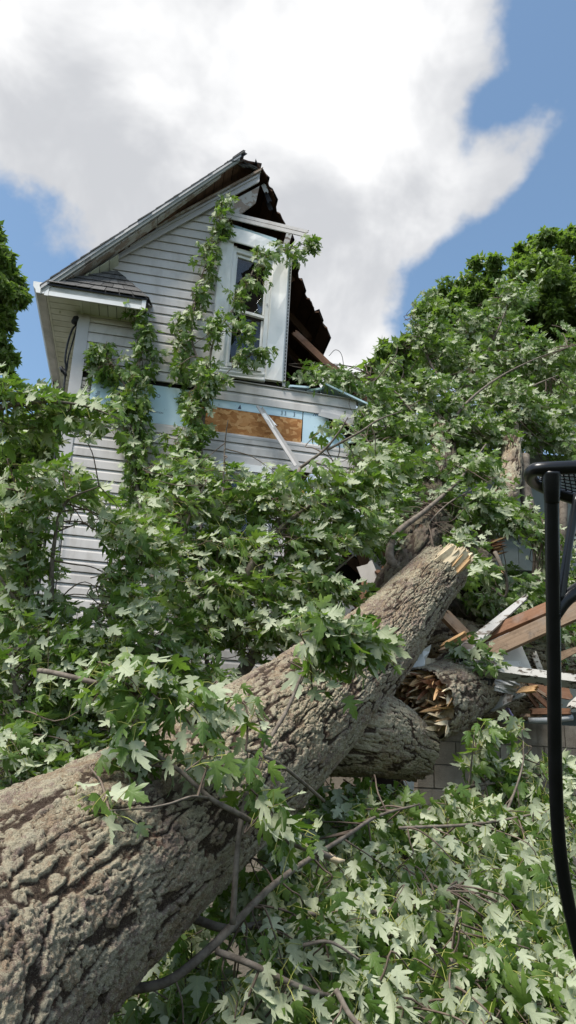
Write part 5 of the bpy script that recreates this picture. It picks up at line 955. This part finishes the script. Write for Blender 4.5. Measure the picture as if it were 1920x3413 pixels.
# --- crown of the fallen tree over the far part of the house
spc = [([(1500, 1430, 9.3), (1480, 1300, 9.8), (1430, 1200, 10.2), (1390, 1100, 10.5), (1378, 1010, 10.6)], [.05, .04, .028, .016, .006]), ([(1560, 1290, 10.3), (1620, 1180, 10.8), (1680, 1050, 11.2), (1700, 950, 11.4)], [.05, .035, .02, .008]), ([(1460, 1500, 8.8), (1540, 1360, 9.), (1660, 1260, 9.4), (1800, 1190, 9.8), (1920, 1150, 10)], [.04, .03, .022, .014, .006]),
       ([(1460, 1480, 8.8), (1380, 1380, 8.8), (1300, 1290, 9.), (1215, 1240, 9.2)], [.035, .025, .015, .006]), ([(1420, 1640, 8.), (1300, 1560, 8.), (1210, 1450, 8.2)], [.03, .02, .008]), ([(1700, 1400, 9.2), (1760, 1300, 9.5), (1860, 1250, 9.8)], [.04, .025, .01]), ([(1560, 1740, 7.9), (1620, 1700, 7.7), (1740, 1690, 7.6), (1830, 1740, 7.6)], [.02, .016, .01, .004]),
       ([(1380, 1800, 7.1), (1480, 1690, 7.3), (1560, 1640, 7.5), (1680, 1580, 7.7)], [.018, .014, .010, .004]), ([(1250, 1270, 9.), (1300, 1210, 9.), (1320, 1180, 9.), (1325, 1155, 9.)], [.012, .011, .010, .009]), ([(1310, 1200, 9.), (1345, 1240, 9.), (1300, 1330, 9.)], [.01, .01, .008])]
spc = [(p, [q*.55 for q in r]) for p, r in spc]
lpc = limbs(FT, spc, 'branch', 'limb'); LV = Leaves()
bl = [(1190, 1290, 9.0, 55, 35, .3, 7), (1290, 1340, 9., 80, 60, .4, 20), (1200, 1400, 8.6, 60, 60, .35, 14), (1330, 1450, 8.6, 110, 70, .45, 34), (1420, 1320, 9.3, 100, 80, .5, 32), (1500, 1430, 9.3, 110, 80, .5, 34), (1600, 1320, 9.8, 110, 90, .5, 36), (1640, 1450, 9.2, 110, 70, .5, 30), (1760, 1380, 9.6, 120, 90, .5, 38), (1880, 1350, 10., 90, 90, .5, 30), (1850, 1480, 9.4, 110, 60, .4, 24), (1250, 1560, 8.0, 90, 70, .4, 24), (1380, 1570, 8.1, 90, 70, .4, 22), (1340, 1680, 7.6, 90, 60, .35, 20), (1230, 1700, 7.4, 60, 70, .3, 14), (1560, 1570, 8., 80, 60, .35, 20), (1500, 1660, 7.6, 80, 50, .3, 16), (1600, 1690, 7.5, 90, 40, .3, 20), (1720, 1715, 7.6, 90, 28, .3, 16), (1800, 1770, 7.6, 30, 40, .2, 6), (1440, 1180, 10.4, 80, 90, .5, 28), (1400, 1080, 10.5, 40, 80, .35, 14), (1540, 1200, 10.6, 90, 90, .5, 32), (1660, 1150, 11., 90, 100, .5, 34), (1780, 1200, 10.6, 100, 90, .5, 34), (1880, 1180, 10.6, 70, 110, .5, 28), (1690, 1010, 11.4, 60, 80, .4, 22), (1580, 1070, 11.2, 70, 70, .4, 20), (1300, 1240, 9.4, 40, 30, .3, 6), (1250, 1790, 7.0, 45, 30, .3, 6), (1545, 1890, 6.9, 75, 40, .25, 15), (1580, 2000, 7.2, 70, 40, .25, 8), (1680, 1960, 7.3, 60, 60, .25, 12), (1760, 2010, 7.3, 60, 50, .25, 12), (1700, 1915, 7.6, 30, 20, .2, 3), (1810, 1850, 7.8, 20, 40, .2, 4), (1850, 2080, 7.4, 70, 30, .25, 8), (1510, 1790, 7.2, 70, 30, .25, 9), (1540, 2170, 6.2, 38, 20, .1, 4), (1140, 1260, 9.0, 40, 14, .2, 4), (1020, 1240, 8.9, 50, 25, .25, 8), (1090, 1255, 9., 40, 20, .25, 6), (1680, 2090, 7.4, 50, 30, .2, 5), (1880, 1960, 8.2, 50, 50, .3, 8)]
grow(LV, lpc, bl, size=.104, under=.5, wind=.6, drop=.8, petiole=False, attach=1.2, tl=(.3, .58), lps=(18, 26), dens=.66)
bake(LV, FT, petiole=False)

# ================================================================== standing trees
def standing(name, label, base, trunk, limbs_, blobs, n, size, mat='leafdark'):
    e = thing(name, label, 'tree', base); tube('trunk', [np.array(base)]+[at(*p) for p in trunk], [.45]+[.3, .22, .12][:len(trunk)], 'limb', e, 10, 20)
    for l in limbs_: tube('limb', [at(*p) for p in l], [.12, .08, .03], 'limb', e, 7, 12)
    P = []; Dv = []; tot = sum(b[3]*b[4] for b in blobs)
    for b in blobs:
        # clumps inside each lobe give light and dark masses with gaps
        k = max(4, int(26*b[3]*b[4]/tot*len(blobs))); c, _ = blob_pts(*b[:3], b[3], b[4], b[5], k); m = int(n*b[3]*b[4]/tot/k)+1
        sc = b[2]/FL*min(b[3], b[4])*.34
        for cc in c:
            v = rng.normal(size=(m, 3)); v /= np.linalg.norm(v, axis=1)[:, None]; rr_ = (rng.random(m)**.4)[:, None]; P.append(cc+v*rr_*np.array([1, 1, .75])*sc*rng.uniform(.6, 1.3)); Dv.append(v)
    P = np.vstack(P); Dv = np.vstack(Dv); m = len(P); X = Dv*.6+rng.normal(size=(m, 3))*.5+np.array([.2, 0, -.5]); X /= np.linalg.norm(X, axis=1)[:, None]; N = Dv*.7+rng.normal(size=(m, 3))*.5+np.array([0, 0, .6]); N -= X*np.sum(N*X, 1)[:, None]; N /= np.linalg.norm(N, axis=1)[:, None]; Y = np.cross(N, X); S = size*rng.uniform(.6, 1.3, m)
    tm = np.array([[0, 0, 0], [.35, .32, -.08], [.62, .16, -.12], [1, 0, -.3], [.62, -.16, -.12], [.35, -.32, -.08]]); tt = np.array([[0, 3, 2], [0, 2, 1], [0, 4, 3], [0, 5, 4]])
    V = P[:, None]+S[:, None, None]*(tm[None, :, :1]*X[:, None]+tm[None, :, 1:2]*Y[:, None]+tm[None, :, 2:]*N[:, None]); T = (tt[None]+(np.arange(m)*6)[:, None, None]).reshape(-1, 3)
    tag(arr_mesh('crown', V.reshape(-1, 3), T, mat, e, True, {'rnd': np.repeat(rng.random(m), 6)}, np.tile(np.stack([tm[:, 0], tm[:, 1]+.5], -1), (m, 1))), kind='stuff'); return e
def gp(x, z): p = at(x, 2000, z); return (float(p[0]), float(p[1]), 0.)
standing('standing_maple', 'tall dark green maple rising behind the wreck at the right edge', gp(1800, 24), [(1790, 1700, 24), (1780, 1300, 24), (1800, 1000, 24)], [[(1780, 1300, 24), (1650, 1100, 24), (1560, 960, 24)], [(1790, 1200, 24), (1880, 950, 24), (1900, 850, 24)]],
         [(1850, 860, 24, 120, 95, 2., 1), (1760, 960, 23.5, 130, 110, 2., 1), (1620, 930, 23.5, 70, 60, 1.4, 1), (1570, 1010, 23., 110, 90, 1.6, 1), (1470, 1040, 23, 90, 95, 1.5, 1), (1680, 1080, 23, 150, 110, 2., 1), (1880, 1050, 23, 120, 140, 2., 1), (1530, 1150, 23, 120, 110, 1.6, 1), (1890, 790, 24, 80, 45, 1.2, 1), (1790, 850, 24, 70, 60, 1.2, 1), (1780, 1250, 24, 180, 120, 2, 1), (1420, 1130, 23, 45, 70, 1., 1)], 80000, .17)
standing('small_maple', 'rounded small green tree between the broken roof and the tall maple', gp(1310, 22), [(1320, 1700, 22), (1310, 1350, 22)], [], [(1310, 1180, 22, 55, 60, 1., 1), (1260, 1230, 22, 45, 40, 1., 1), (1350, 1240, 22, 60, 60, 1., 1), (1300, 1290, 22, 80, 60, 1., 1)], 6000, .26)
standing('edge_maple', 'dark maple crown cut by the left edge beside the eave', gp(-150, 17), [(-120, 1500, 17), (-110, 1150, 17)], [[(-110, 1250, 17), (-40, 1080, 17), (60, 980, 17)], [(-110, 1200, 17), (-60, 950, 17), (0, 850, 17)]],
         [(0, 880, 17, 45, 55, .7, 1), (20, 960, 17, 55, 60, .8, 1), (55, 1000, 17, 42, 35, .6, 1), (10, 1060, 17, 45, 40, .7, 1), (-60, 950, 17, 90, 150, 1.2, 1), (20, 1190, 17, 35, 26, .5, 1), (-10, 770, 17, 22, 25, .4, 1), (-40, 1130, 17, 60, 60, .8, 1), (20, 1225, 17, 40, 25, .5, 1)], 15000, .15)
standing('background_tree', 'airy green tree behind the left corner above the low gutter', gp(60, 15), [(70, 1800, 15), (90, 1600, 15)], [[(90, 1650, 15), (160, 1500, 15), (150, 1430, 15)]], [(150, 1450, 15, 70, 60, 1., 1), (70, 1440, 15, 70, 50, 1., 1), (160, 1550, 15, 70, 60, 1., 1), (60, 1560, 15, 90, 80, 1., 1), (20, 1650, 15, 80, 70, 1., 1), (140, 1650, 15, 70, 50, 1., 1)], 9000, .17)
standing('hedge_shrub', 'leafy shrub against the low pale wall at lower left', gp(40, 8.6), [(60, 2060, 8.6)], [], [(60, 1900, 8.6, 60, 90, .4, 1), (40, 2010, 8.6, 90, 90, .4, 1), (110, 1980, 8.6, 30, 80, .3, 1)], 2600, .09)
